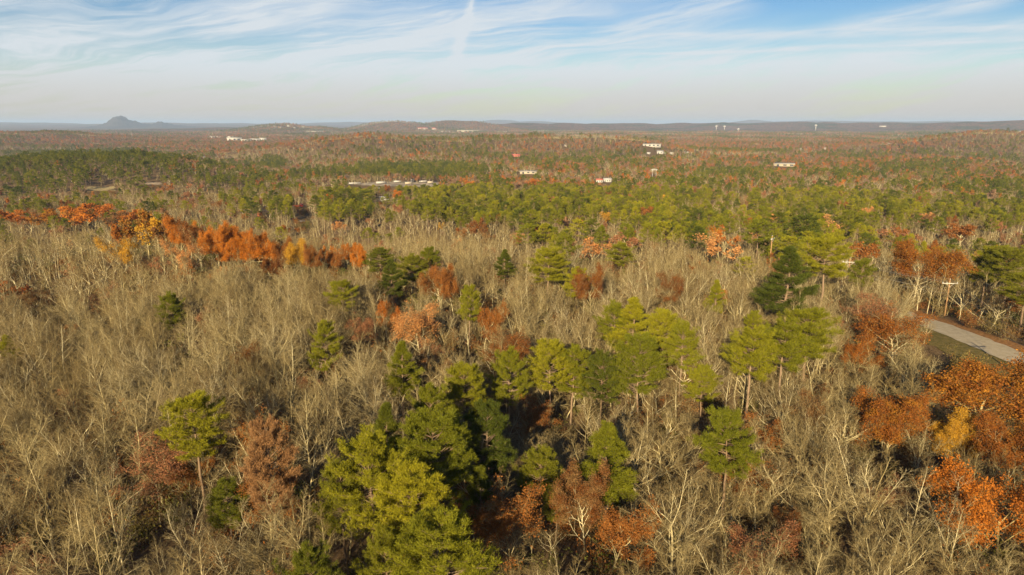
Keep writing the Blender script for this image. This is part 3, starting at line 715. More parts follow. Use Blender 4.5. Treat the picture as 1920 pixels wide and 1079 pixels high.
ZONES = [  # ellipse in the photograph: cx, cy, rx, ry -> (pine, oak, olive share) of the trees whose tops fall there
 (900, 372, 150, 30, .92, .04), (1040, 378, 110, 36, .85, .05), (1250, 392, 130, 36, .95, .02), (1030, 336, 80, 7, .1, .8), (890, 334, 60, 6, .2, .7),
 (1500, 398, 110, 28, .6, .1), (1660, 372, 320, 38, .82, .06), (1400, 345, 120, 22, .55, .12), (1250, 330, 130, 18, .45, .18), (650, 372, 62, 26, .8, .03), (500, 360, 80, 26, .45, .05),
 (150, 300, 190, 24, .9, .03), (60, 318, 120, 22, .8, .05), (300, 318, 110, 14, .72, .1), (400, 326, 90, 12, .5, .1), (80, 345, 150, 12, .55, .08), (500, 315, 50, 14, .55, .1), (510, 298, 26, 9, .95, 0),
 (780, 312, 150, 13, .85, .05), (860, 330, 140, 8, .5, .2), (840, 272, 270, 17, .55, .12), (1060, 275, 110, 14, .45, .2), (1300, 270, 60, 7, .7, .2), (1230, 265, 40, 6, .8, .1),
 (1850, 266, 140, 8, .75, .1), (1750, 250, 50, 6, .7, .15), (1580, 297, 60, 10, .7, .2), (1740, 310, 110, 18, .75, .15), (1850, 316, 70, 14, .35, .55), (1700, 290, 60, 6, .15, .75),
 (1450, 292, 120, 7, .15, .7), (1370, 300, 60, 9, .2, .6), (1070, 308, 60, 8, .3, .5), (1210, 300, 60, 8, .25, .5), (1600, 300, 60, 8, .2, .7), (1400, 268, 500, 8, .12, .6),
 (1480, 300, 60, 20, .35, .35), (1180, 350, 90, 14, .5, .2), (1800, 390, 140, 24, .8, .05), (1480, 440, 60, 30, .3, .12), (1050, 425, 110, 20, .35, .1), (790, 470, 40, 14, .25, .1), (340, 262, 340, 12, .12, .55),
]
# clear ground: nothing may hide these places (x0, y0, x1, y1 in the photograph, farthest distance of the thing shown)
CLEAR = [(650, 341, 826, 350, 0), (700, 372, 731, 380, 0), (548, 383, 573, 391, 0), (560, 409, 576, 420, 0), (160, 350, 214, 359, 0), (272, 342, 300, 348, 0),
         (484, 396, 494, 410, 0), (1115, 334, 1148, 343, 0), (972, 319, 1008, 328, 0), (960, 288, 976, 295, 0), (1204, 269, 1242, 277, 0), (1212, 282, 1246, 290, 0), (1452, 305, 1492, 314, 0), (1222, 318, 1231, 332, 0)]
ROADX = 88.8
def road_cv(y):
    t_ = np.maximum(0.0, (np.asarray(y, float) - 148) / 62.0); return ROADX + np.where(t_ < 1, 15 * t_ * t_, 15 + 30 * (t_ - 1))
def near_road(x, y):
    return (np.abs(x - road_cv(y)) < 6.2) & (y > 40) & (y < 166)
hand = []  # x, y, radius, height
def place_hand(px, py, H):
    P, t = hit(px, py, H); x, y = P[0], P[1]
    if px > 1700 and py < 560 and abs(x - ROADX) < 9 and y < 160: x = ROADX + 9.0
    return x, y, g1(x, y), t
things = []  # every tree thing: x,y,z,scale,H,kind, variant...
def copy_root(name, x, y, z, rz, sx, sz, meshes, mats, label, cat, group=None, tilt=(0, 0)):
    o = bpy.data.objects.new(name, None); COL.objects.link(o); o.empty_display_size = .2
    o.location = (x, y, z); o.rotation_euler = (tilt[0], tilt[1], rz); o.scale = (sx, sx, sz)
    for pn, me, mm in zip(('trunk', 'crown'), meshes, mats):
        c = bpy.data.objects.new(pn, me); COL.objects.link(c); c.parent = o
        if mm is not None:
            c.material_slots[0].link = 'OBJECT'; c.material_slots[0].material = mm
    tag(o, label, cat, group)
    return o
def width_of(me):
    co = np.empty(len(me.vertices) * 3, np.float32); me.vertices.foreach_get('co', co); co = co.reshape(-1, 3)
    return 2 * float(np.percentile(np.hypot(co[:, 0], co[:, 1]), 90))
def height_of(*mm):
    return max(max(v.co.z for v in me.vertices) for me in mm)
LAND = []  # landmark: px, py, phrase
BAREW = [6.2, 3.6, 7.5, 5.0, 6.2, 3.6, 3.6, 5.0, 7.5, 6.2]
for (px, py, w, H, f, mat, phrase) in PINES:
    H = H * (1 if px > 1840 else .97 if px > 1400 and 395 < py < 480 else .78 if py > 440 else .86)
    x, y, z, t = place_hand(px, py, H); cw = w * t / FX
    far = t > 210
    meshes = pine_mid[f % 5][:2] if far else pine_parts[f]
    sz = H / 16.0; base_w = width_of(meshes[1])
    sx = min(max(cw / base_w, .5 * sz), 1.7 * sz)
    copy_root('pine_tree', x, y, z, random.uniform(0, 6.28), sx, sz, meshes, (None, MAT[mat]), phrase, 'pine tree')
    hand.append((x, y, max(1.4, cw * .33), H, px, py, w, t)); LAND.append((px, py, x, y, 'pine', phrase))
for (px, py, w, H, f, mat, phrase) in OAKS:
    H = H * (.97 if px == 1730 else .78 if py > 460 else 1.0 if px < 420 else .86)
    x, y, z, t = place_hand(px, py, H); cw = w * t / FX; far = t > 210
    if f == 'deadpine':
        copy_root('pine_tree', x, y, z, 1.0, cw / 6.2, H / 16.0, pine_parts[3], (None, MAT[mat]), phrase, 'dying pine')
        hand.append((x, y, 2.0, H, px, py, w, t)); LAND.append((px, py, x, y, 'pine', phrase)); continue
    meshes = oak_mid[{0: 0, 1: 1, 2: 0, 3: 2, 4: 3, 5: 2}[f]][:2] if far else oak_parts[f]
    zmax = height_of(meshes[1])
    sz = H / zmax; sx = min(max(cw / width_of(meshes[1]), .72 * sz), 1.8 * sz)
    copy_root('oak_tree', x, y, z, random.uniform(0, 6.28), sx, sz, meshes, (None, MAT[mat]), phrase, 'oak tree')
    hand.append((x, y, max(1.5, cw * .33), H, px, py, w, t)); LAND.append((px, py, x, y, 'oak', phrase))
for px_, py_, pw_, H_ in ((1775, 531, 120, 8.6), (1590, 485, 20, 11.5), (1448, 443, 12, 14)):
    P_, t_ = hit(px_, py_, H_); hand.append((P_[0], P_[1], 5.5 if px_ == 1775 else 2.0, H_ * 2.3, px_, py_, pw_, t_))
HX = np.array([h[0] for h in hand]); HY = np.array([h[1] for h in hand]); HR = np.array([h[2] for h in hand])
print('hand dist', min(np.hypot(HX, HY)), max(np.hypot(HX, HY)))

def scatter(r0, r1, sp, a_half):
    out = []
    r = r0
    while r < r1:
        step = sp; n = max(1, int(2 * a_half * r / step))
        a = -a_half + (np.arange(n) + rng.uniform(0, 1, n)) * (2 * a_half / n)
        rr = r + rng.uniform(-.55, .55, n) * step
        out.append(np.stack([rr * np.sin(a), rr * np.cos(a)], 1)); r += step
    return np.concatenate(out)
P_near = np.concatenate([scatter(6, 150, 3.35, R(50)), scatter(150, 270, 3.9, R(48))])
P_back = scatter(6, 75, 4.6, PI); P_back = P_back[np.abs(np.arctan2(P_back[:, 0], P_back[:, 1])) > R(50)]
P_mid = scatter(270, 650, 5.4, R(42))
P_far = scatter(650, 1600, 8.0, R(40.5))
P_vfar = scatter(1600, 4600, 13.0, R(39.5)); P_xfar = scatter(4600, 7000, 19.0, R(39))
P_low = scatter(10, 240, 5.0, R(48))
XY = np.concatenate([P_low, P_near, P_back, P_mid, P_far, P_vfar, P_xfar])
band = np.concatenate([np.full(len(P_low), 0), np.full(len(P_near), 0), np.full(len(P_back), 0), np.full(len(P_mid), 1), np.full(len(P_far), 2), np.full(len(P_vfar), 3), np.full(len(P_xfar), 4)])
x, y = XY[:, 0], XY[:, 1]; z = g(x, y); rr = np.hypot(x, y)
Hh = np.where(rng.random(len(x)) < .25, rng.uniform(6, 10, len(x)), rng.normal(11.2, 1.4, len(x))).clip(6, 15) * np.choose(band, [1, 1, 1.05, 1.2, 1.5])
low = np.arange(len(x)) < len(P_low); Hh[low] = rng.uniform(4, 7.5, low.sum())
tx, ty, dep = project(x, y, z + Hh); bx, by, _ = project(x, y, z)
keep = ~near_road(x, y)
for i_ in range(len(hand)):
    m = (np.hypot(x - HX[i_], y - HY[i_]) < HR[i_]); keep &= ~m
    # leave the line of sight to a marked tree open near its crown
    hx, hy, hr, hH, hpx, hpy, hw, ht = hand[i_]
    ch = .30 * hH * FX / ht
    halfw = 2.6 * FX / np.maximum(dep, 1)
    m = (rr < math.hypot(hx, hy) + 1) & (y > 0) & (ty < hpy + ch) & (by > hpy) & (np.abs(tx - hpx) < hw * .40 + halfw * .35); keep &= ~m
for (x0, y0, x1, y1, _) in CLEAR:
    Pc, tcl = hit((x0 + x1) / 2, y1, 0)
    d = math.hypot(Pc[0], Pc[1]); wpx = 5.5 * FX / np.maximum(dep, 1) * .35
    m = (tx + wpx > x0) & (tx - wpx < x1) & (ty < y1 - 1.5) & (by > y0) & (rr < d + 30) & (rr > 20) & ((rng.random(len(x)) < .5) | (rr > d * .82)) & (rr > d * .6); keep &= ~m
# the wood stands back from the road so that the pole's shadow falls on the verge
keep &= ~((x > 60) & (x < 93.5) & (y > 45) & (y < 142) & (x / np.maximum(y, 1) > .635))
keep &= ~((x > 80) & (x < 100) & (y > 112) & (y < 143))
# the line of sight to the road
rx0, rx1 = 1765, 1925
m = (tx > 1772) & (tx < 1935) & (ty < 668) & (by > 608) & (rr < 138) & (x < 90); keep &= ~m
x, y, z, rr, Hh, tx, ty, band, low = (a[keep] for a in (x, y, z, rr, Hh, tx, ty, band, low))
# kind of each tree
cl = np.sin(x * .05 + 1) * np.sin(y * .043 + 2) + np.sin(x * .021 + y * .017)
pp = np.full(len(x), .006); po = np.full(len(x), .022)
fmid = (band >= 1); pp[fmid] = .09 + .08 * cl[fmid]; po[fmid] = .10
b3 = band >= 3
cl3 = np.sin(x * .011 + 1) * np.sin(y * .009 + 2) + np.sin(x * .0061 + y * .0047) + .5 * np.sin(x * .03 - y * .02)
pp[b3] = .07 + .6 * (cl3[b3] > .62); po[b3] = .10 + .24 * (np.sin(x[b3] * .007 + 2) + np.sin(y[b3] * .0051 + x[b3] * .003) > -.2)
m2 = band == 2; pp[m2] = .08 + .35 * (cl3[m2] > .7); po[m2] = .14
stand = np.sin(x * .034 + 1 + .8 * np.sin(y * .013)) * np.sin(y * .027 + 2 + .7 * np.sin(x * .017)) + .5 * np.sin(x * .083 - y * .052) * np.sin(x * .04 + y * .071 + 1)
stand = np.where(rr < 700, stand, np.sin(x * .014 + 1 + .8 * np.sin(y * .006)) * np.sin(y * .009 + 2 + .7 * np.sin(x * .007)) + .5 * np.sin(x * .033 - y * .021) * np.sin(x * .017 + y * .029 + 1))
frame = (tx > -80) & (tx < 2000)
for (cx, cy, ax, ay, zp, zo) in ZONES:
    e = ((tx - cx) / ax) ** 2 + ((ty - cy) / ay) ** 2 + .25 * np.sin(x * .07 + y * .05)
    m = (e < 1) & (rr > 150)
    pp[m] = np.where(stand[m] > (.05 if cx > 1100 and ax > 140 else -.15 if zp < .8 else -.45 if cx > 350 else -.9), zp * (.68 if cx > 1100 and ax > 100 else .85 if cx > 700 else .97), zp * .16) if zp > .3 else zp; po[m] = zo * np.where(stand[m] > -.15, 1, 1.6) if zo < .4 else zo
pp[low] = 0; po[low] = .03; u = rng.random(len(x))
kind = np.where(u < pp, 1, np.where(u < pp + po, 2, 0))
# small pines among the bare trees right of centre
m = (band == 0) & (kind == 1) & (tx < 1000) & (ty > 420); kind[m] = np.where(rng.random(m.sum()) < .75, 0, 1)
kind[(kind == 1) & (rr < 120)] = 0
infr = (tx > -60) & (tx < 1980) & (ty < 1160) & (ty > 150) & (y > 5)
print('trees', len(x), [int((kind == k).sum()) for k in range(3)], 'near', int((band == 0).sum()))

# ---- individuals
ORD = ['', 'second ', 'third ', 'fourth ', 'fifth ', 'sixth ', 'seventh ', 'eighth ', 'ninth ', 'tenth ']
SHORT = {}
def short(phrase):
    return phrase
LX = np.array([l[0] for l in LAND]); LY = np.array([l[1] for l in LAND])
used_labels = {}
KW = {0: 'bare', 1: 'pine', 2: 'oak'}
def near_label(px, py, head):
    """relation to the nearest marked tree, by a short form of its phrase"""
    d2 = (LX - px) ** 2 + ((LY - py) * 1.3) ** 2; order = np.argsort(d2)
    best = None
    for q_ in order[:4]:
        dx, dy = px - LX[q_], py - LY[q_]
        if abs(dx) > abs(dy) * 1.1: rel = 'left of' if dx < 0 else 'right of'
        else: rel = 'in front of' if dy > 0 else 'behind'
        ph = ' '.join(LAND[q_][5].split()[:9])
        while ph.split()[-1] in ('the', 'of', 'a', 'with', 'and', 'on', 'at', 'in', 'to', 'its', 'below', 'above', 'behind', 'beside', 'left', 'right', 'under', 'before', 'between', 'among', 'near', 'two', 'just', 'by', 'after', 'long', 'big', 'few', 'upper', 'lower', 'deep', 'far', 'left-hand', 'second', 'bright', 'picture', 'low', 'foreground', 'very', 'last', 'largest', 'central', 'rust', 'dense', 'pale', 'bare', 'utility', 'most', 'round', 'orange', 'large', 'dark', 'descending', 'narrow', 'tangled', 'front', 'faded', 'pointed', 'golden', 'ridge', 'three', 'standing', 'starting', 'tucked', 'cut', 'overlapping', 'hiding', 'closing', 'only', 'lone', 'small', 'broad', 'brown', 'gravel', 'from', 'distant', 'leaning', 'again', 'out', 'flat', 'roadside', 'red', 'tall', 'an', 'uneven'):
            ph = ' '.join(ph.split()[:-1])
        key = (head, rel, ph)
        n = used_labels.get(key, 0)
        if n < 3 or q_ == order[3]:
            used_labels[key] = n + 1
            n = min(n, 9)
            return ('%s%s %s the %s' % (ORD[n], head, rel, ph)).strip()
    return head
def tidy(s):
    w = s.split(); return ' '.join(w[:16])
size = Hh / np.maximum(rr, 1)
isthing = np.zeros(len(x), bool)
for k in range(3):
    cap = {0: 298, 1: 296 - len(PINES), 2: 296 - len(OAKS)}[k]
    idx = np.where((kind == k) & infr)[0]; idx = idx[np.argsort(-size[idx])][:cap]; isthing[idx] = True
scl_all = rng.uniform(.85, 1.15, len(x)); rot_all = rng.uniform(0, 2 * PI, len(x)); var = rng.integers(0, 1000, len(x))
tilt_all = rng.normal(0, .035, (len(x), 2))
HEADB = {'fan': 'spreading bare tree', 'slender': 'slender bare tree', 'gnarled': 'crooked bare tree', 'forked': 'forked bare tree'}
# left slope: thin upright stems; right: crooked wide limbs
def bare_variant(i_):
    left = tx[i_] < 620
    if left and ty[i_] < 800: pool = [0, 4, 9, 3, 7, 0, 4, 9, 5, 1, 2]
    elif left: pool = [0, 1, 3, 4, 5, 6, 5, 6, 7, 9, 1]
    else: pool = [0, 2, 3, 4, 7, 8, 9, 2, 1, 8]
    return pool[var[i_] % len(pool)]
for i_ in np.where(isthing)[0]:
    px, py = tx[i_], ty[i_]; k = kind[i_]; s = Hh[i_] / 14.0
    loc = (x[i_], y[i_], z[i_]); sx = s * scl_all[i_]; til = tuple(tilt_all[i_])
    if k == 0:
        v = bare_variant(i_); meshes = bare_parts[v]
        copy_root('bare_tree', *loc, rot_all[i_], sx, s, meshes, (None, None), tidy(near_label(px, py, HEADB[BARE_FORMS[v]])), 'bare tree', 'leafless hardwoods on the slopes', til)
    elif k == 1:
        v = var[i_] % 5 if rr[i_] > 170 else var[i_] % 7
        meshes = pine_mid[v][:2] if rr[i_] > 170 else pine_parts[v]
        mat = MAT['needle_deep'] if (var[i_] // 7) % 3 == 0 or rr[i_] > 600 else MAT['needle']
        hd = ('deep green ' if mat is MAT['needle_deep'] else 'bright ') + ['rounded', 'pointed', 'high-crowned', 'slim', 'rounded', 'high-crowned', 'slim'][v] + ' pine'
        copy_root('pine_tree', *loc, rot_all[i_], sx * 1.0, Hh[i_] / 16, meshes, (None, mat), tidy(near_label(px, py, hd)), 'pine tree', 'pines scattered through the hardwoods', til)
    else:
        sparse = rr[i_] < 240
        mat_n = ['leaf_rust', 'leaf_pink', 'leaf_orange', 'leaf_rust', 'leaf_pale', 'leaf_gold'][(var[i_] // 7) % 6]
        if rr[i_] > 170: meshes = oak_mid[(2 + var[i_] % 2) if sparse else var[i_] % 2][:2]
        else: meshes = oak_parts[3 + var[i_] % 3 if sparse else var[i_] % 3]
        if sparse and mat_n in ('leaf_gold', 'leaf_pale'): mat_n = 'leaf_pink'
        if rr[i_] < 130 and mat_n == 'leaf_orange': mat_n = 'leaf_rust'
        hd = ('thin-leaved ' if sparse else 'full ') + {'leaf_rust': 'rust', 'leaf_pink': 'faded pinkish', 'leaf_orange': 'orange', 'leaf_pale': 'pale orange', 'leaf_gold': 'golden'}[mat_n] + ' oak'
        copy_root('oak_tree', *loc, rot_all[i_], sx * .95, s * (.85 if sparse else .95), meshes, (None, MAT[mat_n]), tidy(near_label(px, py, hd)), 'oak tree', 'oaks that still hold their leaves', til)

# ---- the rest of the woods: one object per kind, instanced by geometry nodes
def wood(name, pts, vidx, rot, scl, sources):
    col = bpy.data.collections.new(name + '_forms')
    for me in sources:
        o = bpy.data.objects.new(name + '_form', me); col.objects.link(o)
    me = bpy.data.meshes.new(name); me.vertices.add(len(pts)); me.vertices.foreach_set('co', np.asarray(pts, np.float32).ravel())
    for nm, ty_, arr, prop in (('idx', 'INT', np.asarray(vidx, np.int32), 'value'), ('rot', 'FLOAT_VECTOR', np.asarray(rot, np.float32), 'vector'), ('scl', 'FLOAT_VECTOR', np.asarray(scl, np.float32), 'vector')):
        a = me.attributes.new(nm, ty_, 'POINT'); a.data.foreach_set(prop, arr.ravel())
    o = link(name, me); tag(o, kind='stuff')
    gn = bpy.data.node_groups.new(name, 'GeometryNodeTree')
    gn.interface.new_socket('Geometry', in_out='INPUT', socket_type='NodeSocketGeometry'); gn.interface.new_socket('Geometry', in_out='OUTPUT', socket_type='NodeSocketGeometry')
    a = gn.nodes.new('NodeGroupInput'); b = gn.nodes.new('NodeGroupOutput'); iop = gn.nodes.new('GeometryNodeInstanceOnPoints')
    ci = gn.nodes.new('GeometryNodeCollectionInfo'); ci.inputs['Collection'].default_value = col
    ci.inputs['Separate Children'].default_value = True; ci.inputs['Reset Children'].default_value = True
    def na(nm, t):
        n = gn.nodes.new('GeometryNodeInputNamedAttribute'); n.data_type = t; n.inputs['Name'].default_value = nm; return n.outputs['Attribute']
    L = gn.links.new
    L(a.outputs[0], iop.inputs['Points']); L(ci.outputs[0], iop.inputs['Instance']); iop.inputs['Pick Instance'].default_value = True
    L(na('idx', 'INT'), iop.inputs['Instance Index']); L(na('rot', 'FLOAT_VECTOR'), iop.inputs['Rotation']); L(na('scl', 'FLOAT_VECTOR'), iop.inputs['Scale'])
    L(iop.outputs[0], b.inputs[0])
    md = o.modifiers.new('scatter', 'NODES'); md.node_group = gn
    return o
rest = ~isthing
def emit(name, sel, vfun, sources, ref, sxm=1.0):
    idx = np.where(sel & rest)[0]
    if not len(idx): return
    vi = np.array([vfun(i_) for i_ in idx])
    rot = np.stack([tilt_all[idx, 0], tilt_all[idx, 1], rot_all[idx]], 1)
    s = Hh[idx] / ref
    scl = np.stack([s * scl_all[idx] * sxm, s * scl_all[idx] * sxm, s], 1)
    wood(name, np.stack([x[idx], y[idx], z[idx]], 1), vi, rot, scl, sources)
    print(name, len(idx))
bare_src = bare_joined + bare_mid + bare_far
def bv(i_):
    if band[i_] == 0 and rr[i_] < 170: return bare_variant(i_)
    if band[i_] <= 1: return 10 + var[i_] % 6
    return 16 + var[i_] % 4
emit('bare_woods', kind == 0, bv, bare_src, 14.0)
pj = [merge('pine_near', [(g_, m_) for g_, m_ in ()]) if False else p[2] for p in pine_mid]
emit('pine_woods', kind == 1, lambda i_: var[i_] % 5 if band[i_] <= 1 else 5 + var[i_] % 4, pj + pine_far, 16.0, 1.1)
oj = oak_mid_joined['leaf_rust'] + oak_mid_joined['leaf_dull'] + oak_mid_joined['leaf_pink'] + oak_far
emit('oak_woods', kind == 2, lambda i_: var[i_] % 9 if band[i_] <= 1 else 9 + (var[i_] % 5 if var[i_] % 17 else 5), oj, 14.0, 1.0)

# ---- saplings and brush under the trees
def brush_form(seed, leafy):
    rg = np.random.default_rng(seed); B = Geo(); S0, S1, r0 = [], [], []
    ends = []
    for _ in range(16):
        a = rg.uniform(0, 6.28); el = rg.uniform(.7, 1.45); d = np.array([math.cos(a) * math.cos(el), math.sin(a) * math.cos(el), math.sin(el)])
        L = rg.uniform(1.2, 2.8); p = np.array([rg.normal(0, .25), rg.normal(0, .25), 0])
        for k in range(3):
            d = d + rg.normal(0, .15, 3); d /= np.linalg.norm(d); p2 = p + d * L / 3; S0.append(p); S1.append(p2); r0.append(.018)
            for _k in range(3):
                e = d + rg.normal(0, .6, 3); e /= np.linalg.norm(e); S0.append(p2); S1.append(p2 + e * .5); r0.append(.010); ends.append((p2 + e * .5, e))
            p = p2
    v, t = cones_geo(S0, S1, r0); B.add(v, t=t); F = Geo()
    if leafy:
        v, q_ = leaves(ends, 5, .10, rg, .18); F.add(v, q=q_)
    return B, F
bs = []
for k in range(5):
    B, F = brush_form(400 + k, k % 5 in (0, 1, 2)); bs.append(merge('brush', [(B, MAT['twig']), (F, MAT['leaf_olive' if k < 2 else 'leaf_rust'])]))
Pb = scatter(8, 230, 3.3, R(48)); bxx, byy = Pb[:, 0], Pb[:, 1]; kp = ~near_road(bxx, byy) & ~((bxx > 77) & (bxx < 94) & (byy > 50) & (byy < 150)) & (rng.random(len(Pb)) < .8)
Pb = Pb[kp]; nb = len(Pb); zb = g(Pb[:, 0], Pb[:, 1])
FB = []
for (x0, y0, x1, y1, _) in CLEAR:
    for _k in range(int(14 + (x1 - x0) * 0.9)):
        P_, t_ = hit(rng.uniform(x0 - 3, x1 + 3), y1 + 3.0 + rng.uniform(0, 1) * 12, 0, 1600)
        if t_ < 1000: FB.append((P_[0], P_[1]))
FB = np.array(FB); Pb = np.concatenate([Pb, FB]); nb = len(Pb); zb = g(Pb[:, 0], Pb[:, 1])
sb = rng.uniform(.6, 1.5, nb); sb[-len(FB):] *= 1.0
wood('undergrowth', np.stack([Pb[:, 0], Pb[:, 1], zb], 1), rng.integers(0, 5, nb), np.stack([np.zeros(nb), np.zeros(nb), rng.uniform(0, 6.28, nb)], 1), np.stack([sb, sb, sb * rng.uniform(.7, 1.5, nb)], 1), bs)

# ------------------------------------------------------------------ road, verges, poles
def road_c(y): return float(road_cv(y))
def strip(name, off0, off1, y0, y1, lift, mat, wav=0.0, seed=0, step=2.0):
    rg = np.random.default_rng(seed); ys = np.arange(y0, y1 + .1, step); V_ = []; nx = 9
    for yy in ys:
        a = off0 + rg.normal(0, wav); b = off1 + rg.normal(0, wav)
        for k in range(nx):
            xx = road_c(yy) + a + (b - a) * k / (nx - 1); V_.append((xx, yy, g1(xx, yy) + lift))
    q_ = [(i * nx + k, i * nx + k + 1, (i + 1) * nx + k + 1, (i + 1) * nx + k) for i in range(len(ys) - 1) for k in range(nx - 1)]
    return tag(link(name, np_mesh(name, V_, None, q_, True, [mat])), kind='structure')
def ground_patch_mat(name, stops, scale):
    m, t, b = new_mat(name); geo = t.nodes.new('ShaderNodeNewGeometry'); nz = t.nodes.new('ShaderNodeTexNoise')
    nz.inputs['Scale'].default_value = scale; nz.inputs['Detail'].default_value = 7; nz.inputs['Roughness'].default_value = .7
    t.links.new(geo.outputs['Position'], nz.inputs['Vector']); r = t.nodes.new('ShaderNodeValToRGB'); t.links.new(nz.outputs['Fac'], r.inputs[0])
    while len(r.color_ramp.elements) < len(stops): r.color_ramp.elements.new(.5)
    for e, (p, c) in zip(r.color_ramp.elements, stops): e.position = p; e.color = (*c, 1)
    t.links.new(r.outputs[0], b.inputs['Base Color'])
    bp = t.nodes.new('ShaderNodeBump'); bp.inputs['Distance'].default_value = .08; t.links.new(nz.outputs['Fac'], bp.inputs['Height']); t.links.new(bp.outputs[0], b.inputs['Normal'])
    b.inputs['Roughness'].default_value = 1; b.inputs['Specular IOR Level'].default_value = 0
    return m
m_asph = ground_patch_mat('weathered_pale_asphalt', [(.3, (.33, .265, .165)), (.5, (.42, .345, .22)), (.7, (.49, .41, .28))], .9)
m_leafy = ground_patch_mat('leaf_strewn_verge', [(.3, (.10, .055, .025)), (.48, (.26, .13, .05)), (.62, (.36, .19, .07)), (.75, (.22, .17, .08))], 1.6)
m_grass = ground_patch_mat('dry_grass_verge', [(.3, (.07, .06, .02)), (.5, (.15, .12, .04)), (.62, (.21, .15, .06)), (.75, (.27, .17, .07))], 1.1)
strip('verge', -11, -2, 40, 172, .10, m_grass, .5, 1)
strip('verge', 2, 7.2, 40, 172, .12, m_leafy, .5, 2)
strip('road', -3.7, 3.5, 30, 174, .17, m_asph, .22, 3)

m_pole = plain('tarred_pole_wood', (.38, .22, .10), .9, .25, 3.0, .1)
m_arm = plain('pale_crossarm_wood', (.62, .57, .44), .8, .12, 3.0, .2)
m_glass = plain('white_porcelain', (.72, .72, .70), .3, .05, 3.0, .5)
m_wire = plain('grey_wire', (.20, .19, .17), .5, .05, 3.0, .4)
poles = []
def pole(x, y, H, rz, arm, label):
    z = g1(x, y); t = empty('utility_pole', (x, y, z), rz); tag(t, label, 'utility pole', 'power line along the road')
    link('shaft', Geo().tube([(0, 0, -.5), (0, 0, H * .5), (0, 0, H)], [.17, .145, .115], 10).mesh('shaft', [m_pole], True), t)
    link('crossarm', Geo().box(-arm / 2, arm / 2, -.06 - .19, .06 - .19, H - .95, H - .80).mesh('crossarm', [m_arm]), t)
    for s in (-1, 1):
        b = Geo(); b.tube([(0, -.24, H - 1.75), (s * .85, -.27, H - .94)], .025, 4); link('brace', b.mesh('brace', [m_arm]), t)
    tips = []
    for ox in (-arm * .46, -arm * .2, arm * .46):
        b = Geo(); b.tube([(ox, -.19, H - .80), (ox, -.19, H - .70), (ox, -.19, H - .62), (ox, -.19, H - .56)], [.03, .075, .06, .03], 8); link('insulator', b.mesh('insulator', [m_glass], True), t)
        tips.append((ox, -.19, H - .56))
    b = Geo(); b.tube([(0, 0, H), (0, 0, H + .12), (0, 0, H + .22)], [.03, .07, .03], 8); link('insulator', b.mesh('insulator', [m_glass], True), t); tips.append((0, 0, H + .22))
    tips.append((.16, 0, H - 2.6)); tips.append((.16, 0, H - 3.3))
    c, s = math.cos(rz), math.sin(rz)
    poles.append([(x + a * c - b_ * s, y + a * s + b_ * c, z + h) for a, b_, h in tips])
P1, _ = hit(1771, 593, 0)
pole(80.0, 97.5, 9.3, R(-8), 3.0, 'nearest utility pole beside the road whose shadow crosses the pavement')
pole(P1[0], P1[1], 8.6, R(-4), 3.4, 'wooden utility pole with pale crossarm at the far end of the visible road')
Pp, _ = hit(1594, 485, 11.5); pole(Pp[0], Pp[1], 11.5, R(-6), 3.4, 'smaller utility pole rising behind the tall open pine')
Pp, _ = hit(1448, 443, 14.0); pole(Pp[0], Pp[1], 14.0, R(50), 2.6, 'most distant utility pole against the dark pines')
def wires(A, B, where):
    for k, (p, q_) in enumerate(zip(A, B)):
        p = np.array(p); q_ = np.array(q_); L = np.linalg.norm(q_ - p); ts = np.linspace(0, 1, 14)
        pts = p + (q_ - p) * ts[:, None]; pts[:, 2] -= 4 * ts * (1 - ts) * L * (.018 + .003 * (k % 3))
        o = link('power_line', Geo().tube(pts, .009 if k < 4 else .018, 5).mesh('power_line', [m_wire], True))
        tag(o, ['left wire on the crossarm', 'inner wire on the crossarm', 'right wire on the crossarm', 'topmost single wire', 'upper thick cable below the crossarm', 'lowest thick cable below the crossarm'][k] + ' ' + where, 'power line', 'wires strung between the roadside poles')
wires(poles[0], poles[1], 'over the visible road'); wires(poles[1], poles[2], 'behind the front pole'); wires(poles[2], poles[3], 'between the two far poles')

# a steel-grey H-frame pole of the transmission line in the middle distance
Pt, tt = hit(1226.5, 332, 0)
m_grey = plain('weathered_grey_wood', (.55, .55, .50), .8, .1, 1.0)
t = empty('transmission_pole', (Pt[0], Pt[1], g1(Pt[0], Pt[1])), R(-8)); tag(t, 'pale H-frame transmission pole above the pines in the middle distance', 'transmission pole')
hh = 14 * tt / FX; wgap = 6.5 * tt / FX / 2
for s in (-1, 1): link('post', Geo().tube([(s * wgap, 0, -1), (s * wgap, 0, hh)], [.32, .24], 8).mesh('post', [m_grey], True), t)
link('crossarm', Geo().box(-wgap * 2, wgap * 2, -.2, .2, hh - 1.5, hh - .95).mesh('crossarm', [m_grey]), t)
link('top_brace', Geo().box(-wgap, wgap, -.15, .15, hh - .25, hh + .1).mesh('top_brace', [m_grey]), t)

